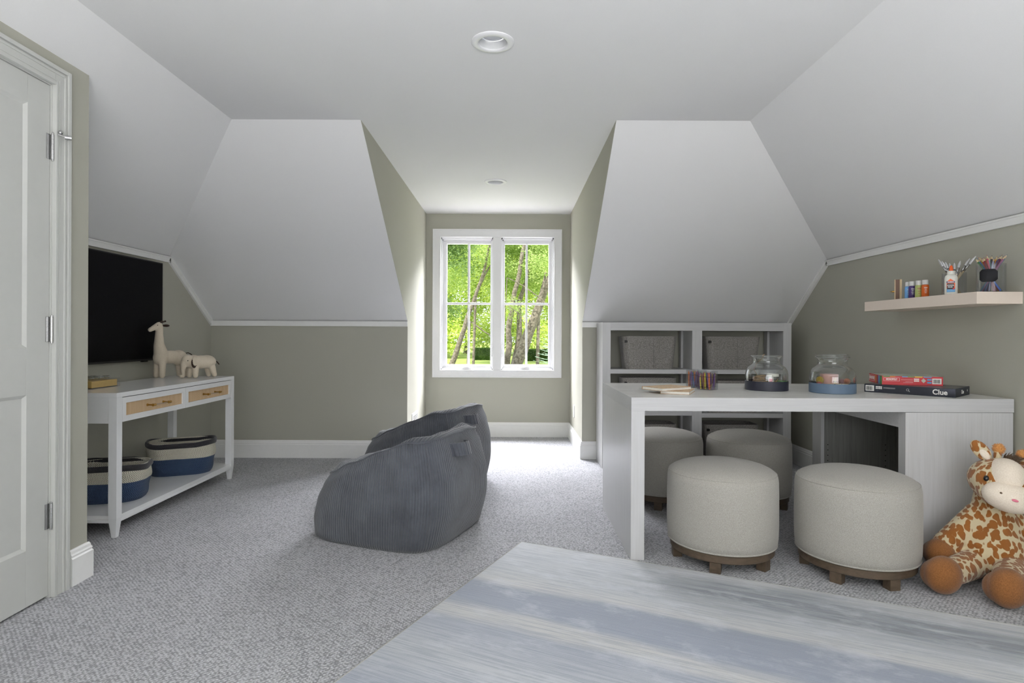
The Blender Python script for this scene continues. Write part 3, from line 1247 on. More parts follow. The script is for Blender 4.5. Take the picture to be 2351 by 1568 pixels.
# ------------------------------------------------------------------ craft table
TX0, TX1, TY0, TY1, TH, TT = .563, 2.355, 2.773, 3.63, .7615, .063
ct = thing('craft_table', (TX0, TY0, 0), 0, 'long white wood craft table with storage pedestal against the right wall', 'table')
TW, TD = TX1 - TX0, TY1 - TY0
m = MB()
m.box(0, TW, 0, TD, TH - TT, TH - .0005, .001)
m.build('tabletop_edge', M['deskh'], ct)
m = MB()
m.box(.0015, TW - .0015, .0015, TD - .0015, TH - .004, TH, .0005)
m.build('tabletop', M['deskt'], ct)
m = MB()
m.box(0, TT, 0, TD, 0, TH - TT, .001)
m.build('leg_panel', M['deskv'], ct)
px0 = 1.284
m = MB()
m.box(px0, TW - .003, .001, .046, 0, TH - TT - .0015, .001)
m.box(px0 - .0006, px0 + .052, -.0006, .05, 0, TH - TT - .0015, .0006)
m.build('pedestal_front', M['deskv'], ct)
m = MB()
m.box(px0 + .02, TW - .003, TD - .05, TD - .002, 0, TH - TT, .001)
m.box(TW - .03, TW - .003, .046, TD - .05, 0, TH - TT)
m.box(px0 + .01, TW - .03, .046, TD - .05, 0, .06)
m.build('pedestal_lining', M['deskin'], ct)
m = MB()
m.box(px0, px0 + .02, TD - .10, TD, 0, TH - TT, .001)
m.build('pedestal_stile', M['deskv'], ct)
m = MB()
m.box(px0, px0 + .02, .05, TD - .10, TH - TT - .078, TH - TT, .001)
m.build('pedestal_rail', M['deskh'], ct)
m = MB()
m.box(px0, px0 + .02, .05, TD - .10, 0, .06, .001)
m.build('pedestal_rail', M['deskh'], ct)
for x in (1.352, 1.70):
    for i in range(5):
        m = MB()
        m.tube([(x, TD - .0515, .27 + i * .032), (x, TD - .0495, .27 + i * .032)], .0028, 8)
        m.build('shelf_pin_hole', M['hole'], ct)


# ------------------------------------------------------------------ stools
def make_stool(loc, angs, label):
    t = thing('upholstered_stool', loc, 0, label, 'stool', 'round linen stools around the craft table')
    m = MB()
    prof = [(0, .458), (.06, .4575), (.12, .454), (.17, .446), (.205, .435), (.228, .424), (.2415, .412), (.2425, .410), (.2465, .402),
            (.250, .38), (.2515, .30), (.2515, .18), (.2495, .12), (.245, .094), (.238, .088), (0, .088)]
    m.lathe(prof, 72)
    m.build('cushion', M['linen'], t)
    m = MB()
    m.tube([(.243 * math.cos(a), .243 * math.sin(a), .4115) for a in [2 * PI * i / 72 for i in range(72)]], .0016, 6, closed=True)
    m.build('welt', M['linen'], t)
    m = MB()
    m.tube([(.244 * math.cos(a), .244 * math.sin(a), .091) for a in [2 * PI * i / 72 for i in range(72)]], .0042, 8, closed=True)
    m.build('welt', M['linen'], t)
    m = MB()
    m.lathe([(0, .084), (.232, .084), (.235, .081), (.235, .051), (.232, .048), (.19, .048), (.19, .06), (0, .06)], 72)
    m.build('base_ring', M['legwood'], t)
    for a in angs:
        m = MB()
        rot = Matrix.Rotation(R(a), 4, 'Z')
        m.box(.186, .228, -.024, .024, 0, .05, .002, rot=rot)
        m.build('leg', M['legwood'], t)
    return t


make_stool((1.005, 2.825, 0), (175, 244, 310, 22, 100), 'round oatmeal linen stool tucked front left, nearest the table leg panel')
make_stool((1.556, 2.672, 0), (156, 221, 279, 351, 60), 'round oatmeal linen stool at front right, next to the plush giraffe')
make_stool((.963, 3.775, 0), (250, 322, 34, 106, 178), 'shaded round linen stool on the far side of the table, behind the leg panel')
make_stool((1.488, 3.715, 0), (327, 255, 39, 111, 183), 'shaded round linen stool across the table, in front of the right bookcase bins')


# ------------------------------------------------------------------ bean bag chairs
def interp(xs, ys, x):
    if x <= xs[0]: return ys[0]
    for a, b, c, d in zip(xs, xs[1:], ys, ys[1:]):
        if x <= b:
            f = (x - a) / (b - a)
            f = f * f * (3 - 2 * f) * .5 + f * .5
            return c + (d - c) * f
    return ys[-1]


def bag_height(u, v, hs):
    """u: -1 rear .. 1 front, v: -1 .. 1 across"""
    s = (1 - u) / 2            # 1 rear, 0 front
    rim = interp([0, .15, .36, .6, .82, 1], [.275, .33, .40, .475, .53, .505], s)
    seat = interp([0, .18, .45, .62, .8, 1], [.30, .375, .375, .405, .51, .545], s)
    w = min(1, abs(v)) ** 3.0
    return (seat * (1 - w) + rim * w) * hs


def bean_bag(loc, rz, label, hs=1.0, seed=0):
    t = thing('bean_bag_chair', loc, rz, label, 'bean bag chair', 'corduroy bean bag chairs')
    N = 144
    ax, by = .405, .372
    ne = 4.2
    bm = bmesh.new()
    uvl = bm.loops.layers.uv.new('UVMap')
    out = []
    per = [0.0]
    for i in range(N):
        a = 2 * PI * i / N
        c, s_ = math.cos(a), math.sin(a)
        rr = (abs(c) ** ne + abs(s_) ** ne) ** (-1 / ne)
        out.append((ax * rr * c, by * rr * s_))
    for i in range(N):
        j = (i + 1) % N
        per.append(per[-1] + math.dist(out[i], out[j]))
    KS = 26
    KT = 22
    rings = []
    # bottom, side, rim
    for k in range(KS + 1):
        f = k / KS
        rg = []
        for i, (x, y) in enumerate(out):
            u, v = x / ax, y / by
            H = bag_height(u * .97, v * .97, hs)
            back = max(0, -u)
            front = max(0, u)
            prof = interp([0, .05, .3, .6, .85, 1], [.945, .985, 1.0, .975, .92, .86], f)
            prof -= .05 * front * f
            sx = prof - back * .085 * (1 - f) ** 2 + back * .055 * math.sin(PI * min(1, f * 1.05))
            z = H * f - .012 * (f ** 3) * 0
            if f < .02: z = 0
            nx = noise.noise(Vector((x * 5, y * 5, z * 5 + seed))) * .010
            # gathered corner at the top of each seam
            rg.append(Vector((x * (sx + nx), y * (prof + nx), z + (noise.noise(Vector((x * 7 + seed, y * 7, 3))) * .010 * f if f > .05 else 0))))
        rings.append(rg)
    top = rings[-1]
    crown_ = []
    for k in range(1, KT + 1):
        f = 1 - k / KT
        rg = []
        for i, p in enumerate(top):
            x, y = p.x * f, p.y * f
            u, v = x / (ax * .87), y / (by * .87)
            H = bag_height(u, v, hs)
            edge = 1 - f
            blend = min(1, edge / .12)
            lift = .018 * math.sin(min(1, edge / .25) * PI) if edge < .25 else 0
            wr = noise.noise(Vector((x * 11 + seed, y * 11, 7))) * .012
            z = p.z * (1 - blend) + (H + wr) * blend + lift
            rg.append(Vector((x, y, z)))
        crown_.append(rg)
    vr = [[bm.verts.new(p) for p in rg] for rg in rings]
    vt = [[bm.verts.new(p) for p in rg] for rg in crown_[:-1]]
    cen = bm.verts.new(crown_[-1][0])
    for k in range(KS):
        for i in range(N):
            j = (i + 1) % N
            f = bm.faces.new([vr[k][i], vr[k][j], vr[k + 1][j], vr[k + 1][i]])
            f.smooth = True
            for lp, q in zip(f.loops, (per[i], per[i + 1], per[i + 1], per[i])):
                lp[uvl].uv = (q, k / KS)
    prev = vr[-1]
    for rg in vt:
        for i in range(N):
            j = (i + 1) % N
            f = bm.faces.new([prev[i], prev[j], rg[j], rg[i]])
            f.smooth = True
            for lp in f.loops:
                lp[uvl].uv = (lp.vert.co.x * .9, lp.vert.co.y)
        prev = rg
    for i in range(N):
        j = (i + 1) % N
        f = bm.faces.new([prev[i], prev[j], cen])
        f.smooth = True
        for lp in f.loops:
            lp[uvl].uv = (lp.vert.co.x * .9, lp.vert.co.y)
    bm.faces.new(vr[0][::-1])
    bmesh.ops.recalc_face_normals(bm, faces=bm.faces[:])
    me = bpy.data.meshes.new('cushion')
    bm.to_mesh(me)
    bm.free()
    me.materials.append(M['cord'])
    o = bpy.data.objects.new('cushion', me)
    COL.objects.link(o)
    o.parent = t
    # piped seam round the rim and the upright back seam
    m = MB()
    m.tube([p * 1.004 + Vector((0, 0, .002)) for p in top], .0042, 6, closed=True)
    m.build('rim_seam', M['cord'], t)
    for idx in (int(N * .5 + N * .125), int(N * .5 - N * .125)):
        m = MB()
        m.tube([rings[k][idx] * 1.003 for k in range(1, KS + 1)], .0035, 6)
        m.build('back_seam', M['cord'], t)
    # carrying strap standing off the back, near the top
    bmx = bmesh.new()
    uvl = bmx.loops.layers.uv.new('UVMap')
    rows = []
    for i in range(17):
        a = PI * i / 16
        yy = -.05 * math.cos(a)
        off = .06 * math.sin(a)
        rows.append((yy, off))
    prev = None
    dist = 0
    for q, (yy, off) in enumerate(rows):
        od = Vector((-.96, .28, 0)).normalized()
        tg = Vector((-od.y, od.x, 0))
        cc_ = Vector((-ax * .90, by * .20, .468 * hs)) + tg * (yy * 1.5) + od * (off * 1.35 - .006)
        cs = []
        for (dz, dd) in ((-.031, .004), (.031, -.016), (.031, -.022), (-.031, -.002)):
            cs.append(bmx.verts.new(cc_ + od * dd + Vector((0, 0, dz + off * .15))))
        if prev:
            for k in range(4):
                kk = (k + 1) % 4
                f = bmx.faces.new([prev[k], prev[kk], cs[kk], cs[k]])
                for lp, w in zip(f.loops, (q - 1, q - 1, q, q)):
                    lp[uvl].uv = (w * .009, 0)
        prev = cs
    bmesh.ops.recalc_face_normals(bmx, faces=bmx.faces[:])
    me = bpy.data.meshes.new('carry_strap')
    bmx.to_mesh(me)
    bmx.free()
    me.materials.append(M['cord'])
    o = bpy.data.objects.new('carry_strap', me)
    COL.objects.link(o)
    o.parent = t
    return t


yaw = math.atan2(.37, -.93)
bean_bag((-.590, 3.245, 0), yaw, 'blue-grey corduroy bean bag chair nearest the viewer', 1.0, 0)
bean_bag((-.60, 4.22, 0), yaw, 'blue-grey corduroy bean bag chair behind the nearest one, closer to the window', 1.02, 5)

# ------------------------------------------------------------------ wall shelf and what stands on it
SX0, SY0, SY1, SZ0, SZ1 = 2.152, 2.74, 3.61, 1.206, 1.262
ws = thing('floating_shelf', (XR, SY0, SZ0), 0, 'pale pinkish floating shelf on the right wall', 'shelf')
m = MB()
m.box(SX0 - XR, -.0, 0, SY1 - SY0, 0, SZ1 - SZ0, .0012)
m.build('shelf_board', M['shelf'], ws)

fr = thing('wooden_peg_frame', (2.225, 3.415, SZ1), R(57), 'small walnut and cream wooden block with a brass peg on the wall shelf', 'ornament')
m = MB()
m.box(-.025, .02, -.021, -.010, 0, .118, .001)
m.build('cream_back', M['pine'], fr)
m = MB()
m.box(-.025, .02, -.010, .010, 0, .118, .001)
m.build('walnut_layer', M['walnut'], fr)
m = MB()
m.box(-.025, .02, .010, .015, 0, .118, .0005)
m.build('front_panel', M['pine'], fr)
m = MB()
m.tube([(-.01, .015, .05), (-.01, .024, .05)], .005, 10)
m.tube([(-.01, .024, .05), (-.01, .038, .05)], [.0045, .001], 8)
m.build('brass_peg', M['brass'], fr)


def paint(loc, rgb, label, marks, h=.098):
    t = thing('paint_bottle', loc, 0, label, 'paint bottle', 'craft paint bottles on the wall shelf')
    m = MB()
    m.lathe([(0, 0), (.016, 0), (.0175, .002), (.0175, .066), (.0165, .070), (.0135, .072), (.0135, .076), (0, .076)], 28)
    m.build('bottle', plain('paint_' + marks, rgb, .35), t)
    m = MB()
    m.lathe([(.0145, .073), (.0148, .074), (.0148, h - .002), (.0138, h), (0, h)], 28)
    m.build('cap', plain('cap_' + marks, (214, 214, 212), .4), t)
    return t


rz_lab = math.atan2(-3.2, -2.2)
specs = [((2.235, 3.338), (106, 160, 212), 'sky blue craft paint bottle on the wall shelf', 'blue'),
         ((2.232, 3.300), (66, 46, 108), 'dark purple craft paint bottle on the wall shelf', 'purple'),
         ((2.235, 3.252), (172, 184, 112), 'pale green craft paint bottle on the wall shelf', 'green'),
         ((2.243, 3.212), (196, 92, 30), 'orange craft paint bottle on the wall shelf', 'orange')]
for (x, y), rgb, lab, mk in specs:
    t = paint((x, y, SZ1), rgb, lab, mk)
    ang = math.atan2(-y, -x) + .15
    d = Vector((math.cos(ang), math.sin(ang), 0))
    right = Vector((-d.y, d.x, 0))
    ink = {'blue': M['white_ink'], 'purple': M['white_ink'], 'green': M['boxcrim'], 'orange': M['white_ink']}[mk]
    rows = {'blue': ['ACRYLIC', 'PAINT'], 'purple': ['ACRYLIC', 'PAINT', 'PURPLE'], 'green': ['AMERICANA', 'ACRYLIC', 'PAINT'], 'orange': ['ACRYLIC', 'PAINT']}[mk]
    m = MB()
    for i, wd in enumerate((.018, .012, .015, .010)):
        c = d * .0176
        z = .055 - i * .009
        for q in range(-3, 4):
            a2 = ang + q * wd / 8 / .0176
            dd = Vector((math.cos(a2), math.sin(a2), 0)) * .0177
            rr_ = Matrix.Rotation(a2, 4, 'Z')
            m.box(.0174, .0178, -.0009, .0009, z - (.0022 if i == 0 else .0011), z + (.0022 if i == 0 else .0011), 0, rot=rr_)
    m.build('label_print', ink, t)

# paint brushes in a clear cup, glue bottle, pencils in a clear cup
cup = thing('brush_cup', (2.275, 3.045, SZ1), 0, 'clear acrylic cup holding paint brushes on the wall shelf', 'cup')
m = MB()
m.lathe([(0, 0), (.051, 0), (.052, .002), (.052, .118), (.050, .118), (.050, .004), (0, .004)], 40)
m.build('cup_wall', M['acrylic'], cup)
rnd = random.Random(11)
bp = [(-.067, .193), (-.052, .184), (-.038, .178), (-.020, .170), (.0, .172), (.025, .178), (.063, .190), (.088, .197)]
bdescr = ['broad brush leaning furthest left', 'flat brush second from the left', 'flat brush third from the left', 'thin short brush behind the glue bottle tip',
          'thin brush right of the glue nozzle', 'upright flat brush in the middle', 'flat brush leaning right', 'long brush leaning furthest right']
acr = Vector((2.808, -2.272, 0)).normalized()
dep = Vector((2.272, 2.808, 0)).normalized()
for i, (tx, th_) in enumerate(bp):
    base = acr * (-tx * .45) + dep * rnd.uniform(-.025, .025) + Vector((0, 0, .007))
    tip = acr * tx + dep * rnd.uniform(-.015, .02) + Vector((0, 0, th_))
    t = thing('paint_brush', (2.275, 3.045, SZ1), 0, 'wood-handled ' + bdescr[i] + ' in the clear cup', 'paint brush', 'paint brushes in the cup')
    P = lambda f: base.lerp(tip, f)
    m = MB()
    m.tube([P(0), P(.12), P(.4), P(.62)], [.002, .0032, .0045, .0035], 8)
    m.build('handle', M['pine'], t)
    m = MB()
    m.tube([P(.62), P(.8)], [.0036, .0052], 8)
    m.build('ferrule', M['steel'], t)
    m = MB()
    m.tube([P(.8), P(.9), P(1)], [.0058, .0068, .0018], 8)
    m.build('bristles', M['bristle'], t)

gl = thing('glue_bottle', (2.19, 2.952, SZ1), R(-35), 'white school glue bottle with orange nozzle on the wall shelf', 'glue bottle')
m = MB()
m.lathe([(0, 0), (.024, 0), (.027, .004), (.027, .082), (.024, .094), (.016, .100), (.015, .101), (0, .101)], 40, sy=.62)
m.build('bottle', M['gluewhite'], gl)
m = MB()
m.lathe([(.016, .099), (.0175, .101), (.0175, .116), (.016, .118), (0, .118)], 32)
m.build('cap', M['gluewhite'], gl)
m = MB()
m.lathe([(.0085, .118), (.0082, .130), (.006, .141), (.003, .146), (0, .147)], 24)
m.build('nozzle', M['orange'], gl)
# label on local -y face (faces viewer)
yy = -.0172
m = MB()
m.box(-.018, .016, yy, yy + .003, .012, .031, .001)
m.build('label_blue', M['boxblue'], gl)
m = MB()
m.box(-.018, .016, yy - .0004, yy + .003, .031, .058, .001)
m.build('label_orange', M['orange'], gl)
m = MB()
m.box(-.0165, .012, yy - .0008, yy + .003, .026, .0555, .001)
m.build('label_black', M['black_ink'], gl)
m = MB()
m.prism([(-.018, yy - .0004, .064), (.015, yy - .0004, .064), (-.003, yy - .0004, .079)], (0, .003, 0))
m.build('label_peak', M['orange'], gl)
m = MB()
m.box(-.0185, .015, yy - .0008, yy + .003, .0585, .066, .0005)
m.build('label_navy', plain('label_navy', (40, 50, 100), .5), gl)
m = MB()
m.ball((.010, yy - .0006, .029), (.0045, .0006, .0045), 16)
m.build('label_seal', M['red'], gl)
text("ELMER'S", 'brand_lettering', .0072, M['white_ink'], gl, (-.0018, yy - .001, .0622), (1, 0, 0), (0, 0, 1), .0002, .0002)
text("SCHOOL", 'school_lettering', .0078, M['white_ink'], gl, (-.0022, yy - .001, .0455), (1, 0, 0), (0, 0, 1), .0002, .0002, sx=.88)
text("GLUE", 'glue_lettering', .0078, M['white_ink'], gl, (-.004, yy - .001, .0375), (1, 0, 0), (0, 0, 1), .0002, .0002, sx=.95)

pc = thing('pencil_cup', (2.272, 2.808, SZ1), 0, 'clear cup of coloured pencils with a black label on the wall shelf', 'cup')
m = MB()
m.lathe([(0, 0), (.056, 0), (.057, .002), (.057, .135), (.055, .135), (.055, .004), (0, .004)], 44)
m.build('cup_wall', M['acrylic'], pc)
a0 = math.atan2(-2.808, -2.272)
m = MB()
lab = []
hw, hh, cc = .62, .030, .2
for (da, dz) in ((-hw, -.018), (-hw, .018), (-hw + cc, hh), (hw - cc, hh), (hw, .018), (hw, -.018), (hw - cc, -hh), (-hw + cc, -hh)):
    lab.append((da, dz))
NS = 14
cols = []
for i in range(NS + 1):
    da = -hw + 2 * hw * i / NS
    hgt = hh if abs(da) < hw - cc else .018 + (hh - .018) * (hw - abs(da)) / cc
    a = a0 - .18 + da
    for rr in (.0575, .0590):
        cols.append([m.bm.verts.new((rr * math.cos(a), rr * math.sin(a), .078 + s * hgt)) for s in (-1, 1)])
for i in range(NS):
    a, b, c, d = cols[2 * i], cols[2 * i + 1], cols[2 * i + 2], cols[2 * i + 3]
    m.bm.faces.new([b[0], d[0], d[1], b[1]])
    m.bm.faces.new([a[0], a[1], c[1], c[0]])
    m.bm.faces.new([a[1], b[1], d[1], c[1]])
    m.bm.faces.new([a[0], c[0], d[0], b[0]])
m.bm.faces.new([cols[0][0], cols[1][0], cols[1][1], cols[0][1]])
m.bm.faces.new([cols[-1][0], cols[-2][0], cols[-2][1], cols[-1][1]])
m.build('black_label', plain('chalk_label', (12, 12, 13), .8, 0, .1), pc)
PENC = [('green', (70, 110, 70)), ('blue', (70, 110, 190)), ('orange red', (200, 80, 50)), ('lime', (170, 180, 50)), ('dark red', (140, 24, 30)),
        ('maroon', (110, 50, 60)), ('light orange', (216, 130, 50)), ('pink', (170, 80, 100)), ('pale teal', (120, 160, 165)), ('beige', (180, 165, 140)),
        ('charcoal', (50, 56, 64)), ('lilac grey', (150, 150, 175)), ('dark green', (36, 66, 50)), ('golden yellow', (210, 150, 30)), ('purple', (88, 56, 110)),
        ('steel blue', (70, 90, 120)), ('plum', (90, 40, 70)), ('brown', (110, 70, 50)), ('mauve', (160, 110, 140)), ('dusty blue', (90, 120, 140))]
# across direction as seen from the room
acr = Vector((-math.sin(a0 + PI), math.cos(a0 + PI), 0))
acr = Vector((2.808, -2.272, 0)).normalized()
dep = Vector((2.272, 2.808, 0)).normalized()
rnd = random.Random(8)
for i, (cn, rgb) in enumerate(PENC):
    f = i / (len(PENC) - 1) * 2 - 1
    topo = acr * (f * .060) + dep * rnd.uniform(-.02, .03)
    bot = acr * (-f * .040) + dep * rnd.uniform(-.03, .03)
    L_ = rnd.uniform(.165, .18)
    t = thing('coloured_pencil', (2.272, 2.808, SZ1), 0, cn + ' coloured pencil standing in the clear cup with the black label', 'pencil', 'coloured pencils in the cup')
    pm = plain('pencil_' + cn.replace(' ', '_'), rgb, .45)
    a_ = bot + Vector((0, 0, .006))
    b_ = topo + Vector((0, 0, L_))
    P = lambda f_: a_.lerp(b_, f_)
    m = MB()
    m.tube([P(0), P(.89)], .0043, 6)
    m.build('pencil_body', pm, t)
    m = MB()
    m.tube([P(.89), P(.965)], [.0043, .0015], 6)
    m.tube([P(.965), P(1)], [.0013, .0003], 6, 1)
    m.build('sharpened_tip', [M['pine'], pm], t)

# ------------------------------------------------------------------ on the craft table
Z0 = TH


def notebook(loc, rz, label):
    t = thing('notebook', loc, rz, label, 'notebook', 'cork notebooks on the craft table')
    # local: x short (.142), y long (.21), spine at x=0 ... pages open side
    w, l = .142, .212
    m = MB()
    m.box(0, w, 0, l, 0, .0016)
    m.box(0, w, 0, l, .0134, .015)
    m.box(0, .0016, 0, l, 0, .015)
    m.build('cover', M['cork'], t)
    m = MB()
    m.box(.002, w - .003, .003, l - .003, .0016, .0134)
    m.build('pages', M['paper'], t)
    return t


notebook((.746, 2.965, Z0), math.atan2(-.41, .91), 'cork-covered notebook lying flat underneath another on the craft table')
notebook((.672, 3.045, Z0 + .0152), math.atan2(-.84, .54), 'cork-covered notebook lying on top of the other one')

# crayon boxes
CR = [('yellow', (206, 190, 60)), ('orange', (206, 110, 50)), ('purple', (96, 66, 120)), ('pink', (190, 130, 126)), ('brown', (130, 86, 66)), ('magenta', (160, 50, 100)),
      ('green', (80, 140, 90)), ('blue', (70, 100, 160)), ('tan', (160, 130, 104)), ('violet', (120, 80, 140)), ('red', (150, 40, 40)), ('grey', (110, 110, 124))]


def crayon_mat(nm, rgb):
    t = NT('crayon_' + nm)
    tc = t.n('ShaderNodeTexCoord')
    sp = t.n('ShaderNodeSeparateXYZ')
    t.l(tc.outputs['Object'], sp.inputs[0])
    z = sp.outputs['Z']
    a = t.math('LESS_THAN', t.math('ABSOLUTE', t.math('ADD', z, -.010)), .0014)
    b = t.math('LESS_THAN', t.math('ABSOLUTE', t.math('ADD', z, -.066)), .0014)
    c = t.math('MAXIMUM', a, b)
    t.base(t.mix(c, lin(rgb), lin((36, 30, 34))))
    return t.props(.5)


CRM = {n: crayon_mat(n, c) for n, c in CR}
cr_mesh = {}
for n, c in CR:
    m = MB()
    m.lathe([(0, 0), (.0042, 0), (.0042, .076), (.0032, .078), (.0013, .088), (0, .0885)], 10)
    o = m.build('crayon', CRM[n])
    cr_mesh[n] = o.data
    bpy.data.objects.remove(o)


def crayon_box(loc, rz, s, h, label, seed, descr):
    t = thing('crayon_box', loc, rz, label, 'container', 'clear crayon boxes')
    m = MB()
    w = .0025
    m.box(-s, s, -s, s, 0, .003)
    for a, b, c, d in ((-s, -s + w, -s, s), (s - w, s, -s, s), (-s + w, s - w, -s, -s + w), (-s + w, s - w, s - w, s)):
        m.box(a, b, c, d, .003, h)
    m.build('acrylic_walls', M['acrylic'], t)
    rnd = random.Random(seed)
    lean = rnd.uniform(.15, .2)
    for i in range(26):
        n, _ = CR[rnd.randrange(len(CR))]
        side = i % 4
        q = rnd.uniform(-.75, .75) * s
        rim = s - .009
        bx, by = ((q, -rim), (q, rim), (-rim, q), (rim, q))[side]
        if i > 17:
            bx, by = rnd.uniform(-.5, .5) * s, rnd.uniform(-.5, .5) * s
        o = bpy.data.objects.new('crayon', cr_mesh[n])
        COL.objects.link(o)
        lx = max(-rim, min(rim, bx + rnd.uniform(-.004, .022) * (1 if side < 2 else .2)))
        ly = max(-rim, min(rim, by + rnd.uniform(-.004, .022) * (1 if side >= 2 else .2)))
        a = Vector((bx, by, .0035))
        b = Vector((lx, ly, .088))
        rot = (b - a).to_track_quat('Z', 'X').to_matrix().to_4x4()
        o.matrix_world = Matrix.Translation(loc) @ Matrix.Rotation(rz, 4, 'Z') @ Matrix.Translation(a) @ rot
        tag(o, n + ' wax crayon standing in the ' + descr, 'crayon', n + ' crayons in the ' + descr)
    return t


crayon_box((1.062, 3.205, Z0), R(43), .040, .102, 'clear acrylic box of crayons, the nearer of the two, right of the notebooks', 3, 'nearer clear box')
crayon_box((1.045, 3.345, Z0), R(20), .040, .102, 'clear acrylic box of crayons, the farther of the two, behind the notebooks', 9, 'farther clear box')


# glass jars
def jar(loc, band, label, lid=False):
    t = thing('glass_jar', loc, 0, label, 'jar', 'wide glass jars on the craft table')
    m = MB()
    m.lathe([(0, .006), (.09, .006), (.103, .010), (.107, .02), (.108, .05), (.1075, .085), (.103, .108), (.093, .124), (.078, .134), (.070, .142), (.068, .150),
             (.0685, .166), (.072, .176), (.078, .180)], 64)
    m.build('glass_body', M['glass'], t)
    m = MB()
    m.tube([(.078 * math.cos(a), .078 * math.sin(a), .182) for a in [2 * PI * i / 64 for i in range(64)]], .0035, 8, closed=True)
    m.tube([(.0685 * math.cos(a), .0685 * math.sin(a), .150) for a in [2 * PI * i / 64 for i in range(64)]], .0018, 6, closed=True)
    m.build('rim', M['glass'], t)
    m = MB()
    m.lathe([(0, 0), (.107, 0), (.1095, .002), (.1095, .050), (.1085, .050), (.1085, .004), (0, .004)], 64)
    m.build('painted_base', band, t)
    if lid:
        m = MB()
        m.tube([(.073 * math.cos(a) - .004, .073 * math.sin(a), .193 + .002 * math.cos(a)) for a in [2 * PI * i / 64 for i in range(64)]], .003, 8, closed=True)
        m.lathe([(.073, .191), (.070, .187), (.069, .183)], 48, c=(-.003, 0, 0))
        m.build('inner_collar', M['glass'], t)
    return t


J1 = (1.383, 3.21, Z0)
jar(J1, M['navy'], 'wide clear glass jar with navy base holding twine and clips on the craft table')
J2 = (1.665, 3.072, Z0)
jar(J2, M['slate'], 'wide clear glass jar with slate blue base holding clothespins on the craft table', True)

# contents of the navy jar
tw = thing('twine_hank', (J1[0] - .042, J1[1] - .01, Z0 + .007), 0, 'coiled hank of brown twine inside the navy based jar', 'twine')
m = MB()
rnd = random.Random(2)
for k in range(9):
    ax_ = Vector((rnd.uniform(-.4, .4), rnd.uniform(-.4, .4), 1)).normalized()
    q = ax_.to_track_quat('Z', 'X')
    rr = rnd.uniform(.026, .036)
    zc = .022 + k * .0052
    m.tube([q @ Vector((rr * math.cos(a), rr * math.sin(a), 0)) + Vector((0, 0, zc)) for a in [2 * PI * i / 24 for i in range(24)]], .003, 6, closed=True)
m.build('coil', M['twine'], tw)
m = MB()
m.tube([(-.01, 0, .07), (-.03, .0, .10), (-.018, -.01, .14), (-.002, -.04, .165), (-.005, -.06, .185), (.002, -.063, .187)], .0014, 6)
m.build('loose_end', M['twine'], tw)
sj = thing('clip_jar', (J1[0] + .025, J1[1] - .02, Z0 + .008), 0, 'small clear jar of gold clips with a white lid inside the navy based jar', 'jar')
m = MB()
m.lathe([(0, 0), (.030, 0), (.032, .003), (.032, .06), (.029, .066)], 32)
m.build('jar_wall', M['acrylic'], sj)
m = MB()
m.lathe([(.031, .066), (.031, .078), (.029, .080), (0, .080)], 32)
m.build('lid', M['gluewhite'], sj)
m = MB()
for k in range(60):
    a = rnd.uniform(0, 2 * PI); r_ = rnd.uniform(0, .026); z = rnd.uniform(.004, .048)
    rot = Matrix.Translation((r_ * math.cos(a), r_ * math.sin(a), z)) @ Matrix.Rotation(rnd.uniform(0, 3), 4, 'X') @ Matrix.Rotation(rnd.uniform(0, 3), 4, 'Z')
    m.box(-.007, .007, -.0018, .0018, -.001, .001, 0, rot=rot)
o = m.build('gold_clips', M['brass'], sj)
o['kind'] = 'stuff'
ab = thing('clear_case', (J1[0] + .02, J1[1] + .04, Z0 + .008), R(8), 'small clear plastic case standing at the back inside the navy based jar', 'case')
m = MB()
m.box(-.045, .045, -.01, .01, 0, .10, .002)
m.build('case', M['acrylic'], ab)
gp = thing('sticky_note_pad', (J1[0] + .068, J1[1] - .015, Z0 + .007), R(20), 'green and white paper pad inside the navy based jar', 'paper')
m = MB()
m.box(-.022, .022, -.03, .03, .03, .044, .001)
m.build('pad', plain('pad_green', (120, 160, 96), .8), gp)
m = MB()
m.box(-.022, .022, -.03, .03, .0, .03)
m.build('pad_base', M['paper'], gp)
pt = thing('pink_tag', (J1[0] - .003, J1[1] - .062, Z0 + .008), R(-20), 'small white tag with a pink square inside the navy based jar', 'tag')
m = MB()
m.box(-.012, .012, 0, .002, .035, .065)
m.build('tag_card', M['paper'], pt)
m = MB()
m.box(-.008, .008, -.001, .001, .04, .056)
m.build('tag_square', M['pink'], pt)
for o_ in (pt,):
    m = MB()
    m.box(-.003, .003, .002, .004, 0, .04)
    m.build('tag_stem', M['paper'], pt)

# contents of the slate jar
rb = thing('ribbon_roll', (J2[0] + .0, J2[1] + .03, Z0 + .008), 0, 'pale pink paper roll inside the slate blue based jar', 'paper roll')
m = MB()
m.lathe([(0, 0), (.043, 0), (.043, .085), (.012, .085), (.012, .05), (0, .05)], 40)
m.build('roll', plain('pink_paper', (196, 150, 142), .8), rb)
for k, (dx, dy, dz, r_, rgb, nm) in enumerate([(-.058, .012, .062, .020, (190, 160, 70), 'mustard'), (-.07, -.005, .04, .016, (170, 86, 80), 'brick red'), (.062, .02, .05, .019, (120, 70, 80), 'plum'), (.074, -.005, .058, .016, (170, 96, 66), 'rust')]):
    t = thing('pompom', (J2[0] + dx, J2[1] + dy, Z0 + dz), 0, nm + ' felt pom-pom inside the slate blue based jar', 'pom-pom', 'pom-poms in the slate jar')
    m = MB()
    m.ball((0, 0, 0), r_, 20)
    o = m.build('pompom_fluff', speckle('pompom_' + nm.replace(' ', '_'), rgb, tuple(int(c * .8) for c in rgb), 300, 1, .8), t)
nest = thing('shredded_paper', (J2[0], J2[1], Z0 + .007), 0, 'dark crinkled filling at the bottom of the slate blue based jar', 'filling', kind='stuff')
m = MB()
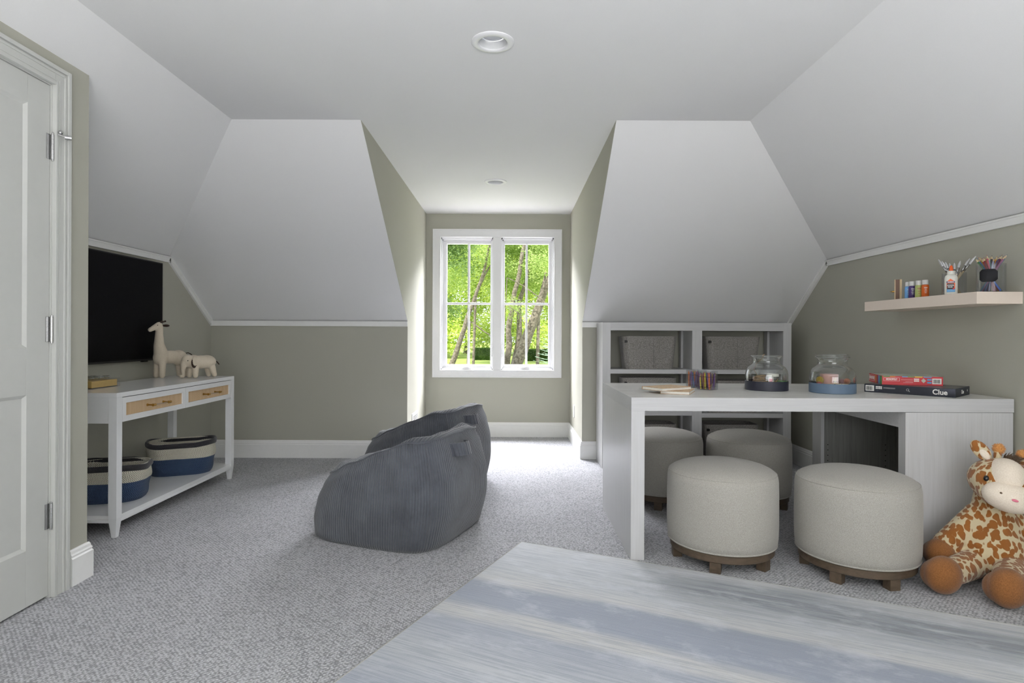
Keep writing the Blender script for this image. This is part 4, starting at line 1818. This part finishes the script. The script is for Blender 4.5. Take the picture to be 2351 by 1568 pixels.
m.lathe([(0, .03), (.05, .034), (.09, .03), (.098, .01), (.09, 0), (0, 0)], 32)
o = m.build('filling', plain('dark_filling', (70, 62, 50), .95, bump=.8), nest)
for k, (dx, dy, dz, rz, tilt, lb) in enumerate([(-.01, -.035, .044, .15, 0, 'lying flat'), (.03, -.03, .044, -.3, 0, 'lying crossed'), (-.04, -.03, .042, .5, 0, 'lying at the left'), (.004, -.02, .056, 1.2, -1.0, 'standing upright on the pile')]):
    t = thing('clothespin', (J2[0] + dx, J2[1] + dy, Z0 + dz), rz, 'small wooden clothespin ' + lb + ' in the slate blue based jar', 'clothespin', 'clothespins in the slate jar')
    t.rotation_euler = (0, tilt, rz)
    for s in (-1, 1):
        m = MB()
        m.box(-.032, .032, s * .001 if s > 0 else -.006, .006 if s > 0 else -.001, -.003, .003, .001)
        m.build('prong', M['pine'], t)
    m = MB()
    m.tube([(.0, -.007, 0), (0, .007, 0)], .0035, 8)
    m.build('spring', M['steel'], t)

# board game boxes
cl = thing('board_game_box', (2.087, 3.055, Z0), math.atan2(-.76, .65), 'dark navy board game box, the lower of the two on the craft table', 'board game', 'board game boxes on the craft table')
hx, hy, hz = .197, .130, .042
m = MB()
m.box(-hx, hx, -hy, hy, 0, hz, .0012)
m.build('carton', M['carddark'], cl)
m = MB()
m.box(-hx + .002, hx - .002, -hy + .002, hy - .002, hz - .001, hz + .0004)
m.build('printed_top', M['cardtop'], cl)
text('Clue', 'title_lettering', .034, M['white_ink'], cl, (.135, -hy - .0004, .021), (1, 0, 0), (0, 0, 1), .0003, .0007, sx=.95)
text('Clue', 'side_title_lettering', .026, M['white_ink'], cl, (hx + .0004, -.005, .021), (0, 1, 0), (0, 0, 1), .0003, .0005, sx=.95)


def barcode(parent, x0, x1, z0, z1, y, seed):
    m = MB()
    m.box(x0, x1, y - .0003, y + .001, z0, z1)
    m.build('barcode_label', M['white_ink'], parent)
    m = MB()
    r = random.Random(seed)
    x = x0 + .004
    while x < x1 - .006:
        w = r.choice((.0006, .001, .0016))
        m.box(x, x + w, y - .0006, y, z0 + .004, z1 - .005)
        x += w + r.choice((.0007, .0012))
    m.build('barcode_bars', M['black_ink'], parent)


barcode(cl, -hx + .006, -hx + .046, .007, .036, -hy, 5)
m = MB()
for r_ in range(2):
    for c in range(4):
        m.box(-.143 + c * .0075, -.137 + c * .0075, -hy - .0005, -hy + .001, .019 + r_ * .008, .0255 + r_ * .008, .0005)
for k in range(2):
    m.box(-.108, -.055, -hy - .0004, -hy + .001, .028 - k * .004, .0288 - k * .004)
m.build('small_print', M['white_ink'], cl)
m = MB()
m.tube([(.0055 * math.cos(a), -hy - .0002, .0235 + .0055 * math.sin(a)) for a in [2 * PI * i / 20 for i in range(20)]], .0006, 6, closed=True)
m.tube([(.004, -hy - .0002, .0195), (.009, -hy - .0002, .0145)], .0009, 6)
m.tube([(hx + .0002, .085 + .005 * math.cos(a), .024 + .005 * math.sin(a)) for a in [2 * PI * i / 20 for i in range(20)]], .0005, 6, closed=True)
m.build('magnifier_mark', M['white_ink'], cl)

mo = thing('board_game_box', (2.084, 3.140, Z0 + hz + .0006), math.atan2(-.294, .956), 'red board game box, stacked on top of the dark one', 'board game', 'board game boxes on the craft table')
hx, hy, hz2 = .135, .118, .045
m = MB()
m.box(-hx, hx, -hy, hy, 0, hz2, .0012)
m.build('carton', M['red'], mo)
m = MB()
m.box(-hx + .004, hx - .004, -hy + .004, hy - .004, hz2 - .001, hz2 + .0004)
m.build('printed_top', M['redtop'], mo)
text('MONOPOLY', 'title_lettering', .0125, M['white_ink'], mo, (-.092, -hy - .0004, .028), (1, 0, 0), (0, 0, 1), .0003, .0005, sx=.72)
text('MONOPOLY', 'side_title_lettering', .022, M['white_ink'], mo, (-hx - .0004, .063, .024), (0, -1, 0), (0, 0, 1), .0003, .0008, sx=.78)


def frame_marks(parent, mk):
    m = MB()
    for a in mk:
        m.box(*a)
    m.build('logo_border', M['white_ink'], parent)


x0, x1, z0, z1 = -.128, -.056, .0195, .0365
fm = []
for (a, b, c, d) in ((x0, x1, z0, z0 + .001), (x0, x1, z1 - .001, z1), (x0, x0 + .001, z0, z1), (x1 - .001, x1, z0, z1)):
    fm.append((a, b, -hy - .0006, -hy, c, d))
y0, y1, z0, z1 = .014, .111, .009, .039
for (a, b, c, d) in ((y0, y1, z0, z0 + .0012), (y0, y1, z1 - .0012, z1), (y0, y0 + .0015, z0, z1), (y1 - .0015, y1, z0, z1)):
    fm.append((-hx - .0006, -hx, a, b, c, d))
frame_marks(mo, fm)
for (a, b, mt, nm) in ((-.022, .002, 'boxorange', 'orange_stripe'), (-.052, -.022, 'boxcrim', 'crimson_stripe'), (-.082, -.052, 'boxblue', 'blue_stripe'), (-.1165, -.082, 'boxgreen', 'green_stripe')):
    m = MB()
    m.box(-hx - .0005, -hx + .001, a, b, .001, hz2 - .001)
    m.build(nm, M[mt], mo)
for (a, b, mt) in ((-.13, -.10, 'boxgreen'), (-.10, -.075, 'boxorange'), (-.045, -.02, 'boxblue'), (-.02, .01, 'boxgreen'), (.012, .045, 'boxyellow'), (.05, .085, 'boxblue')):
    m = MB()
    m.box(a, b, -hy - .0005, -hy + .002, hz2 - .005, hz2 - .0006)
    m.build('edge_stripe', M[mt], mo)
barcode(mo, .088, .128, .008, .036, -hy, 9)
m = MB()
m.prism([(.050, -hy - .0005, .012), (.061, -hy - .0005, .024), (.050, -hy - .0005, .036), (.039, -hy - .0005, .024)], (0, .001, 0))
m.build('diamond_mark', M['redtop'], mo)
m = MB()
m.box(.066, .085, -hy - .0005, -hy + .001, .025, .034)
m.box(.066, .085, -hy - .0005, -hy + .001, .010, .019, .001)
m.build('publisher_marks', M['boxblue'], mo)
m = MB()
for k in range(2):
    for c in range(4):
        m.box(.008 + c * .006, .0125 + c * .006, -hy - .0005, -hy + .001, .018 + k * .009, .0255 + k * .009, .0004)
m.box(-.05, .004, -hy - .0004, -hy + .001, .0265, .0275)
m.box(-.03, .004, -hy - .0004, -hy + .001, .0165, .0172)
m.box(-.04, .004, -hy - .0004, -hy + .001, .0125, .0132)
m.build('small_print', M['white_ink'], mo)

# ------------------------------------------------------------------ plush giraffe by the table
pg = thing('plush_giraffe', (2.10, 2.58, 0), 0, 'large spotted plush giraffe sitting on the carpet against the table pedestal', 'plush toy')
o_ = Vector((2.10, 2.58, 0))


def W(x, y, z): return Vector((x, y, z)) - o_


m = MB()
m.ball(W(2.085, 2.565, .135), (.135, .115, .135))
m.ball(W(2.10, 2.585, .205), (.115, .10, .13))
m.capsule(W(2.10, 2.59, .24), .085, W(2.10, 2.58, .36), .07, 6)
m.capsule(W(2.035, 2.585, .275), .052, W(1.90, 2.585, .15), .050, 7)        # arm at the left
m.capsule(W(2.165, 2.585, .27), .052, W(2.245, 2.47, .15), .050, 7)       # arm at the right
m.capsule(W(2.02, 2.545, .09), .062, W(1.83, 2.455, .078), .055, 7)       # leg at the left
m.capsule(W(2.13, 2.52, .09), .062, W(1.985, 2.36, .078), .055, 7)       # leg at the right
body = remeshed(m, 'body', M['spots'], pg, .006, 5)
hm = Matrix.Translation(W(2.095, 2.52, .428)) @ Matrix.Rotation(R(15), 4, 'Y') @ Matrix.Rotation(R(-22), 4, 'Z')
hobj = thing('head', (0, 0, 0))
hobj.parent = pg
hobj.matrix_local = hm
# head local: -y is towards the viewer
m = MB()
m.ball((0, 0, .005), (.128, .108, .100), 32)
m.ball((0, -.05, -.045), (.10, .07, .06), 28)
remeshed(m, 'skull', M['spots'], hobj, .005, 4)
m = MB()
m.ball((0, -.088, -.046), (.094, .062, .062), 36)
remeshed(m, 'muzzle', M['plushwhite'], hobj, .005, 3)
m = MB()
m.ball((-.014, -.030, .030), (.072, .094, .078), 32)
m.build('forehead_blaze', M['plushwhite'], hobj)
for s in (-1, 1):
    m = MB()
    m.ball((s * .086, -.078, .004), (.010, .010, .0125), 16)
    m.build('eye', M['eye'], hobj)
    m = MB()
    m.ball((s * .046, -.139, -.036), (.0055, .004, .004), 10)
    m.build('nostril', M['mane'], hobj)
    rt = Matrix.Rotation(s * R(50), 4, 'Y')
    m = MB()
    m.ball((s * .104, .0, .112), (.030, .016, .052), 24, rot=rt)
    remeshed(m, 'ear', M['spots'], hobj, .004, 2)
    m = MB()
    m.ball((s * .092, -.013, .100), (.015, .008, .026), 18, rot=rt)
    m.build('ear_lining', M['plushwhite'], hobj)
    m = MB()
    m.capsule((s * .038, .01, .09), .016, (s * .042, .012, .125), .015, 4)
    remeshed(m, 'horn', M['spots'], hobj, .004, 2)
    m = MB()
    rr_ = random.Random(3 + s)
    m.ball((s * .042, .012, .140), .021, 18)
    for k in range(260):
        d = Vector((rr_.gauss(0, 1), rr_.gauss(0, 1), rr_.gauss(0, 1))).normalized()
        c = Vector((s * .042, .012, .140))
        m.tube([c + d * .019, c + d * .0255], [.0011, .0003], 4, cap=False)
    m.build('horn_pompom', M['plushtan'], hobj)
m = MB()
m.ball((.0, -.150, -.050), (.012, .004, .0055), 14)
m.build('nose', M['pink'], hobj)
m = MB()
rr_ = random.Random(7)
for k in range(420):
    x = rr_.uniform(-.012, .014) + .004
    y = rr_.uniform(-.03, .07)
    z = .092 - abs(y) * .3
    d = Vector((rr_.uniform(-.35, .5), rr_.uniform(-.6, .2), 1)).normalized()
    p = Vector((x + .0, y, z))
    L_ = rr_.uniform(.03, .055)
    m.tube([p, p + d * L_ * .6, p + d * L_ + Vector((.008, -.004, -.006))], [.0022, .0016, .0003], 4, cap=False)
o = m.build('mane', M['mane'], hobj)
for nm, c, r in (('hand', W(1.868, 2.575, .112), (.062, .056, .064)), ('hand', W(2.262, 2.43, .12), (.056, .056, .062)),
                 ('foot', W(1.772, 2.425, .077), (.080, .062, .076)), ('foot', W(1.932, 2.300, .077), (.080, .062, .076))):
    m = MB()
    m.ball(c, r, 32, rot=Matrix.Rotation(R(25), 4, 'Z'))
    m.ball(c + Vector((.0, .02, -.008)), (r[0] * .9, r[1], r[2] * .85), 28)
    ob = remeshed(m, nm, M['plushbrown'], pg, .006, 4)
for ob in pg.children:
    if ob.type == 'MESH':
        for v in ob.data.vertices:
            v.co.z = max(v.co.z, .001)

# ------------------------------------------------------------------ garden seen through the window
GZ = -.7
m = MB()
m.box(-60, 60, YW + .6, 140, GZ - .2, GZ)
structure(m.build('ground', plain('lawn', (158, 172, 100), .95, 0, .1, 3, .18)), 'sunlit lawn outside the window', 'ground')


m = MB()
m.prism([(-6, YW + .2, .35), (-6, YW + 3.4, -.66), (-6, YW + 3.4, -.69), (-6, YW + .2, .25)], (12, 0, 0))  # unseen slope added to bounce neutral light up into the dormer
structure(m.build('bounce_roof', speckle('roof_shingle', (150, 148, 146), (120, 118, 116), 12, .9, .5)), 'added unseen grey shingled roof outside below the dormer window', 'bounce_roof')


def leaf_mat(name, c1, c2):
    t = NT(name)
    v = t.coord()
    f = t.noise(v, 1.3, 5, .75)
    col = t.ramp(f, [(.35, lin(c1)), (.65, lin(c2))])
    d = t.n('ShaderNodeBsdfDiffuse')
    tr = t.n('ShaderNodeBsdfTranslucent')
    t.l(col, d.inputs[0])
    t.l(col, tr.inputs[0])
    mx = t.n('ShaderNodeMixShader')
    mx.inputs[0].default_value = .45
    t.l(d.outputs[0], mx.inputs[1])
    t.l(tr.outputs[0], mx.inputs[2])
    t.l(mx.outputs[0], t.out.inputs['Surface'])
    return t.m


ML = {'bright': leaf_mat('leaf_bright', (196, 216, 104), (244, 248, 170)), 'mid': leaf_mat('leaf_mid', (158, 184, 104), (218, 230, 160)),
      'dark': leaf_mat('leaf_dark', (104, 134, 80), (190, 212, 150)), 'spruce': leaf_mat('spruce_needle', (168, 196, 176), (226, 238, 228)),
      'hedge': leaf_mat('hedge_leaf', (60, 90, 40), (110, 140, 70))}
M['bark'] = speckle('bark_grey_brown', (150, 138, 128), (100, 90, 82), 9, 1, .8)


def leaves(n, blobs, size, seed, gap=.0, zmin=-.6):
    """blobs: (centre, radii); quads grouped in twig clusters"""
    r = random.Random(seed)
    verts, faces = [], []
    wts = [b[1][0] * b[1][1] * b[1][2] for b in blobs]
    while len(faces) < n:
        c, rad = r.choices(blobs, wts)[0]
        d = Vector((r.gauss(0, 1), r.gauss(0, 1), r.gauss(0, 1))).normalized() * (r.random() ** .45)
        p = Vector((c[0] + d.x * rad[0], c[1] + d.y * rad[1], c[2] + d.z * rad[2]))
        if noise.noise(p * .55) < gap - .1 or p.z < zmin:
            continue
        for k in range(7):
            q = p + Vector((r.gauss(0, 1), r.gauss(0, 1), r.gauss(0, .6))) * size * 1.3
            a = Vector((r.gauss(0, 1), r.gauss(0, 1), r.gauss(-.2, .5))).normalized()
            b = a.cross(Vector((r.gauss(0, .5), r.gauss(0, .5), 1))).normalized()
            s = size * r.uniform(.6, 1.2)
            i = len(verts)
            verts += [q - a * s * .5, q + b * s * .32, q + a * s * .5, q - b * s * .32]
            faces.append((i, i + 1, i + 2, i + 3))
    me = bpy.data.meshes.new('foliage')
    me.from_pydata([tuple(v) for v in verts], [], faces)
    return me


def tree(label, trunks, blobs, n, size, mat, seed, gap=0.0, group='garden trees'):
    b0 = trunks[0][0][0]
    t = thing('garden_tree', (b0[0], b0[1], GZ), 0, label, 'tree', group)
    m = MB()
    off = Vector((b0[0], b0[1], GZ))
    for pts, rr in trunks:
        P = []
        RR = []
        for (a, b, ra, rb) in zip(pts, pts[1:], rr, rr[1:]):
            for k in range(5):
                f = k / 5
                q = Vector(a).lerp(Vector(b), f)
                q += Vector((noise.noise(q * .8), 0, 0)) * .12
                P.append(q - off)
                RR.append(ra + (rb - ra) * f)
        P.append(Vector(pts[-1]) - off)
        RR.append(rr[-1])
        P[0].z = -.05
        m.tube(P, RR, 10)
    m.build('trunk', M['bark'], t)
    me = leaves(n, blobs, size, seed, gap)
    me.transform(Matrix.Translation(-off))
    me.materials.append(ML[mat])
    f = bpy.data.objects.new('foliage', me)
    COL.objects.link(f)
    f.parent = t
    return t


tree('slender leaning tree in the left window pane', [([(-3.47, 34, GZ), (-2.55, 34, 1.9), (-1.85, 34, 4.05), (-1.2, 34, 6.5)], [.17, .13, .10, .06]),
                                                      ([(-2.2, 34, 3.0), (-1.6, 34.1, 4.6), (-.9, 34.2, 5.6)], [.08, .06, .03]),
                                                      ([(-2.5, 34, 2.0), (-1.6, 34, 1.3), (-.8, 34, .8)], [.05, .04, .02])],
     [((-2.6, 35, 6.2), (3.2, 2.5, 3.0)), ((-.5, 36, 5.0), (2.4, 2, 2.4))], 15000, .15, 'mid', 1, .05)
tree('dark leafy tree at the left edge of the window', [([(-4.0, 30, GZ), (-3.85, 30, 2.0), (-3.7, 30, 5)], [.26, .22, .18])],
     [((-3.7, 28.5, 4.6), (2.0, 1.6, 3.2)), ((-3.2, 29, 2.4), (1.2, 1.2, .7)), ((-2.6, 28, 6.5), (1.8, 1.5, 1.5))], 22000, .13, 'dark', 2, .02)
tree('tall tree with an upright twin stem in the right window pane', [([(-.2, 34, GZ), (-.15, 34, 1.3), (.28, 34, 4.05), (.85, 34, 7.0)], [.19, .17, .14, .1]),
                                                          ([(-.5, 32, 4.3), (.6, 32, 3.7), (1.6, 32, 3.0), (2.5, 32, 1.9)], [.02, .03, .03, .02]),
                                                          ([(-.6, 32, 2.9), (.3, 32, 2.3), (.9, 32, 1.4)], [.02, .025, .015]),
                                                          ([(.2, 34.5, GZ), (.4, 34.5, 1.05), (.5, 34.5, 3.0), (1.0, 34.5, 5.0)], [.2, .17, .14, .08])],
     [((.6, 37, 6.4), (3.2, 2.0, 3.0)), ((.0, 32.6, 2.6), (1.0, .6, .8))], 13000, .15, 'mid', 3, .12)
tree('thick trunk leaning right in the right window pane', [([(.25, 33, GZ), (.85, 33, .95), (1.6, 33, 2.75), (2.1, 33, 4.3), (2.6, 33, 7.0)], [.33, .30, .24, .19, .12]),
                                                            ([(1.5, 33, 2.6), (1.9, 33.2, 4.6)], [.1, .05])],
     [((3.0, 35, 6.0), (3.0, 2.4, 3.2)), ((1.8, 31.5, 5.4), (1.4, 1.0, 1.2))], 14000, .15, 'mid', 4, .1)
for k, (x, y, lab) in enumerate([(-9, 52, 'far bright green tree beyond the left edge of the window'), (-4.2, 56, 'far bright green tree behind the slender leaning one'),
                                 (.5, 54, 'far bright green tree behind the twin stems'), (5, 57, 'far bright green tree behind the thick leaning trunk'), (10, 53, 'far bright green tree beyond the right edge of the window'), (-6.6, 47, 'low bright green tree at the far left, behind the dark leafy tree')]):
    tree(lab, [([(x, y, GZ), (x + .2, y, 5)], [.3, .2])], [((x, y, 5.0), (3.6, 1.2, 3.2)), ((x + .8, y - 1, 8.5), (3.6, 1.4, 3.0)), ((x - .5, y - 2, 1.6), (3.4, .9, 1.9)), ((x + 1.8, y - 2.4, .9), (2.2, .7, 1.4))], 26000, .27, 'bright', 10 + k, -.25, 'far garden trees')

# pale spruce
sp_ = thing('blue_spruce', (2.15, 24, GZ), 0, 'pale silvery spruce at the right edge of the window', 'tree')
m = MB()
m.tube([(0, 0, -.05), (0, 0, 3.2)], [.09, .02], 10)
m.build('trunk', M['bark'], sp_)
r = random.Random(6)
verts, faces = [], []
for lay in range(20):
    z = .35 + lay * .15
    rad = 1.5 * (1 - z / 3.5)
    for b in range(16):
        a = r.uniform(0, 2 * PI)
        for k in range(26):
            f = (k + 1) / 26
            c = Vector((math.cos(a) * rad * f, math.sin(a) * rad * f, z - .25 * f + .32 * f * f))
            for s in (-1, 1):
                d = Vector((math.cos(a + s * .8), math.sin(a + s * .8), .15 + r.uniform(-.1, .3))).normalized()
                w = Vector((-d.y, d.x, r.uniform(-.5, .5))).normalized()
                L_ = .13 * (1.2 - f * .6) * r.uniform(.6, 1.2)
                i = len(verts)
                verts += [c, c + d * L_ * .5 + w * .016, c + d * L_, c + d * L_ * .5 - w * .016]
                faces.append((i, i + 1, i + 2, i + 3))
me = bpy.data.meshes.new('needles')
me.from_pydata([tuple(v) for v in verts], [], faces)
me.materials.append(ML['spruce'])
f = bpy.data.objects.new('needles', me)
COL.objects.link(f)
f.parent = sp_

for k, (x0, x1, y, h, lab) in enumerate([(-2.6, -.5, 42, .85, 'clipped dark green hedge seen low in the left pane'), (1.1, 4.6, 41, .8, 'clipped dark green hedge seen low in the right pane')]):
    hd = thing('clipped_hedge', ((x0 + x1) / 2, y, GZ), 0, lab, 'hedge', 'clipped garden hedges')
    w = (x1 - x0) / 2
    m = MB()
    m.box(-w, w, -.5, .5, 0, h - .08)
    m.build('hedge_core', ML['hedge'], hd)
    r = random.Random(20 + k)
    verts, faces = [], []
    for q in range(6000):
        p = Vector((r.uniform(-w, w), -.5 - r.random() * .06, r.uniform(0, h)))
        if r.random() < .35:
            p = Vector((r.uniform(-w, w), r.uniform(-.5, .5), h - r.random() * .08))
        a = Vector((r.gauss(0, 1), r.gauss(0, 1), r.gauss(0, 1))).normalized()
        b = a.orthogonal().normalized()
        i = len(verts)
        s = .05
        verts += [p - a * s, p + b * s * .6, p + a * s, p - b * s * .6]
        faces.append((i, i + 1, i + 2, i + 3))
    me = bpy.data.meshes.new('hedge_leaves')
    me.from_pydata([tuple(v) for v in verts], [], faces)
    me.materials.append(ML['hedge'])
    f = bpy.data.objects.new('hedge_leaves', me)
    COL.objects.link(f)
    f.parent = hd
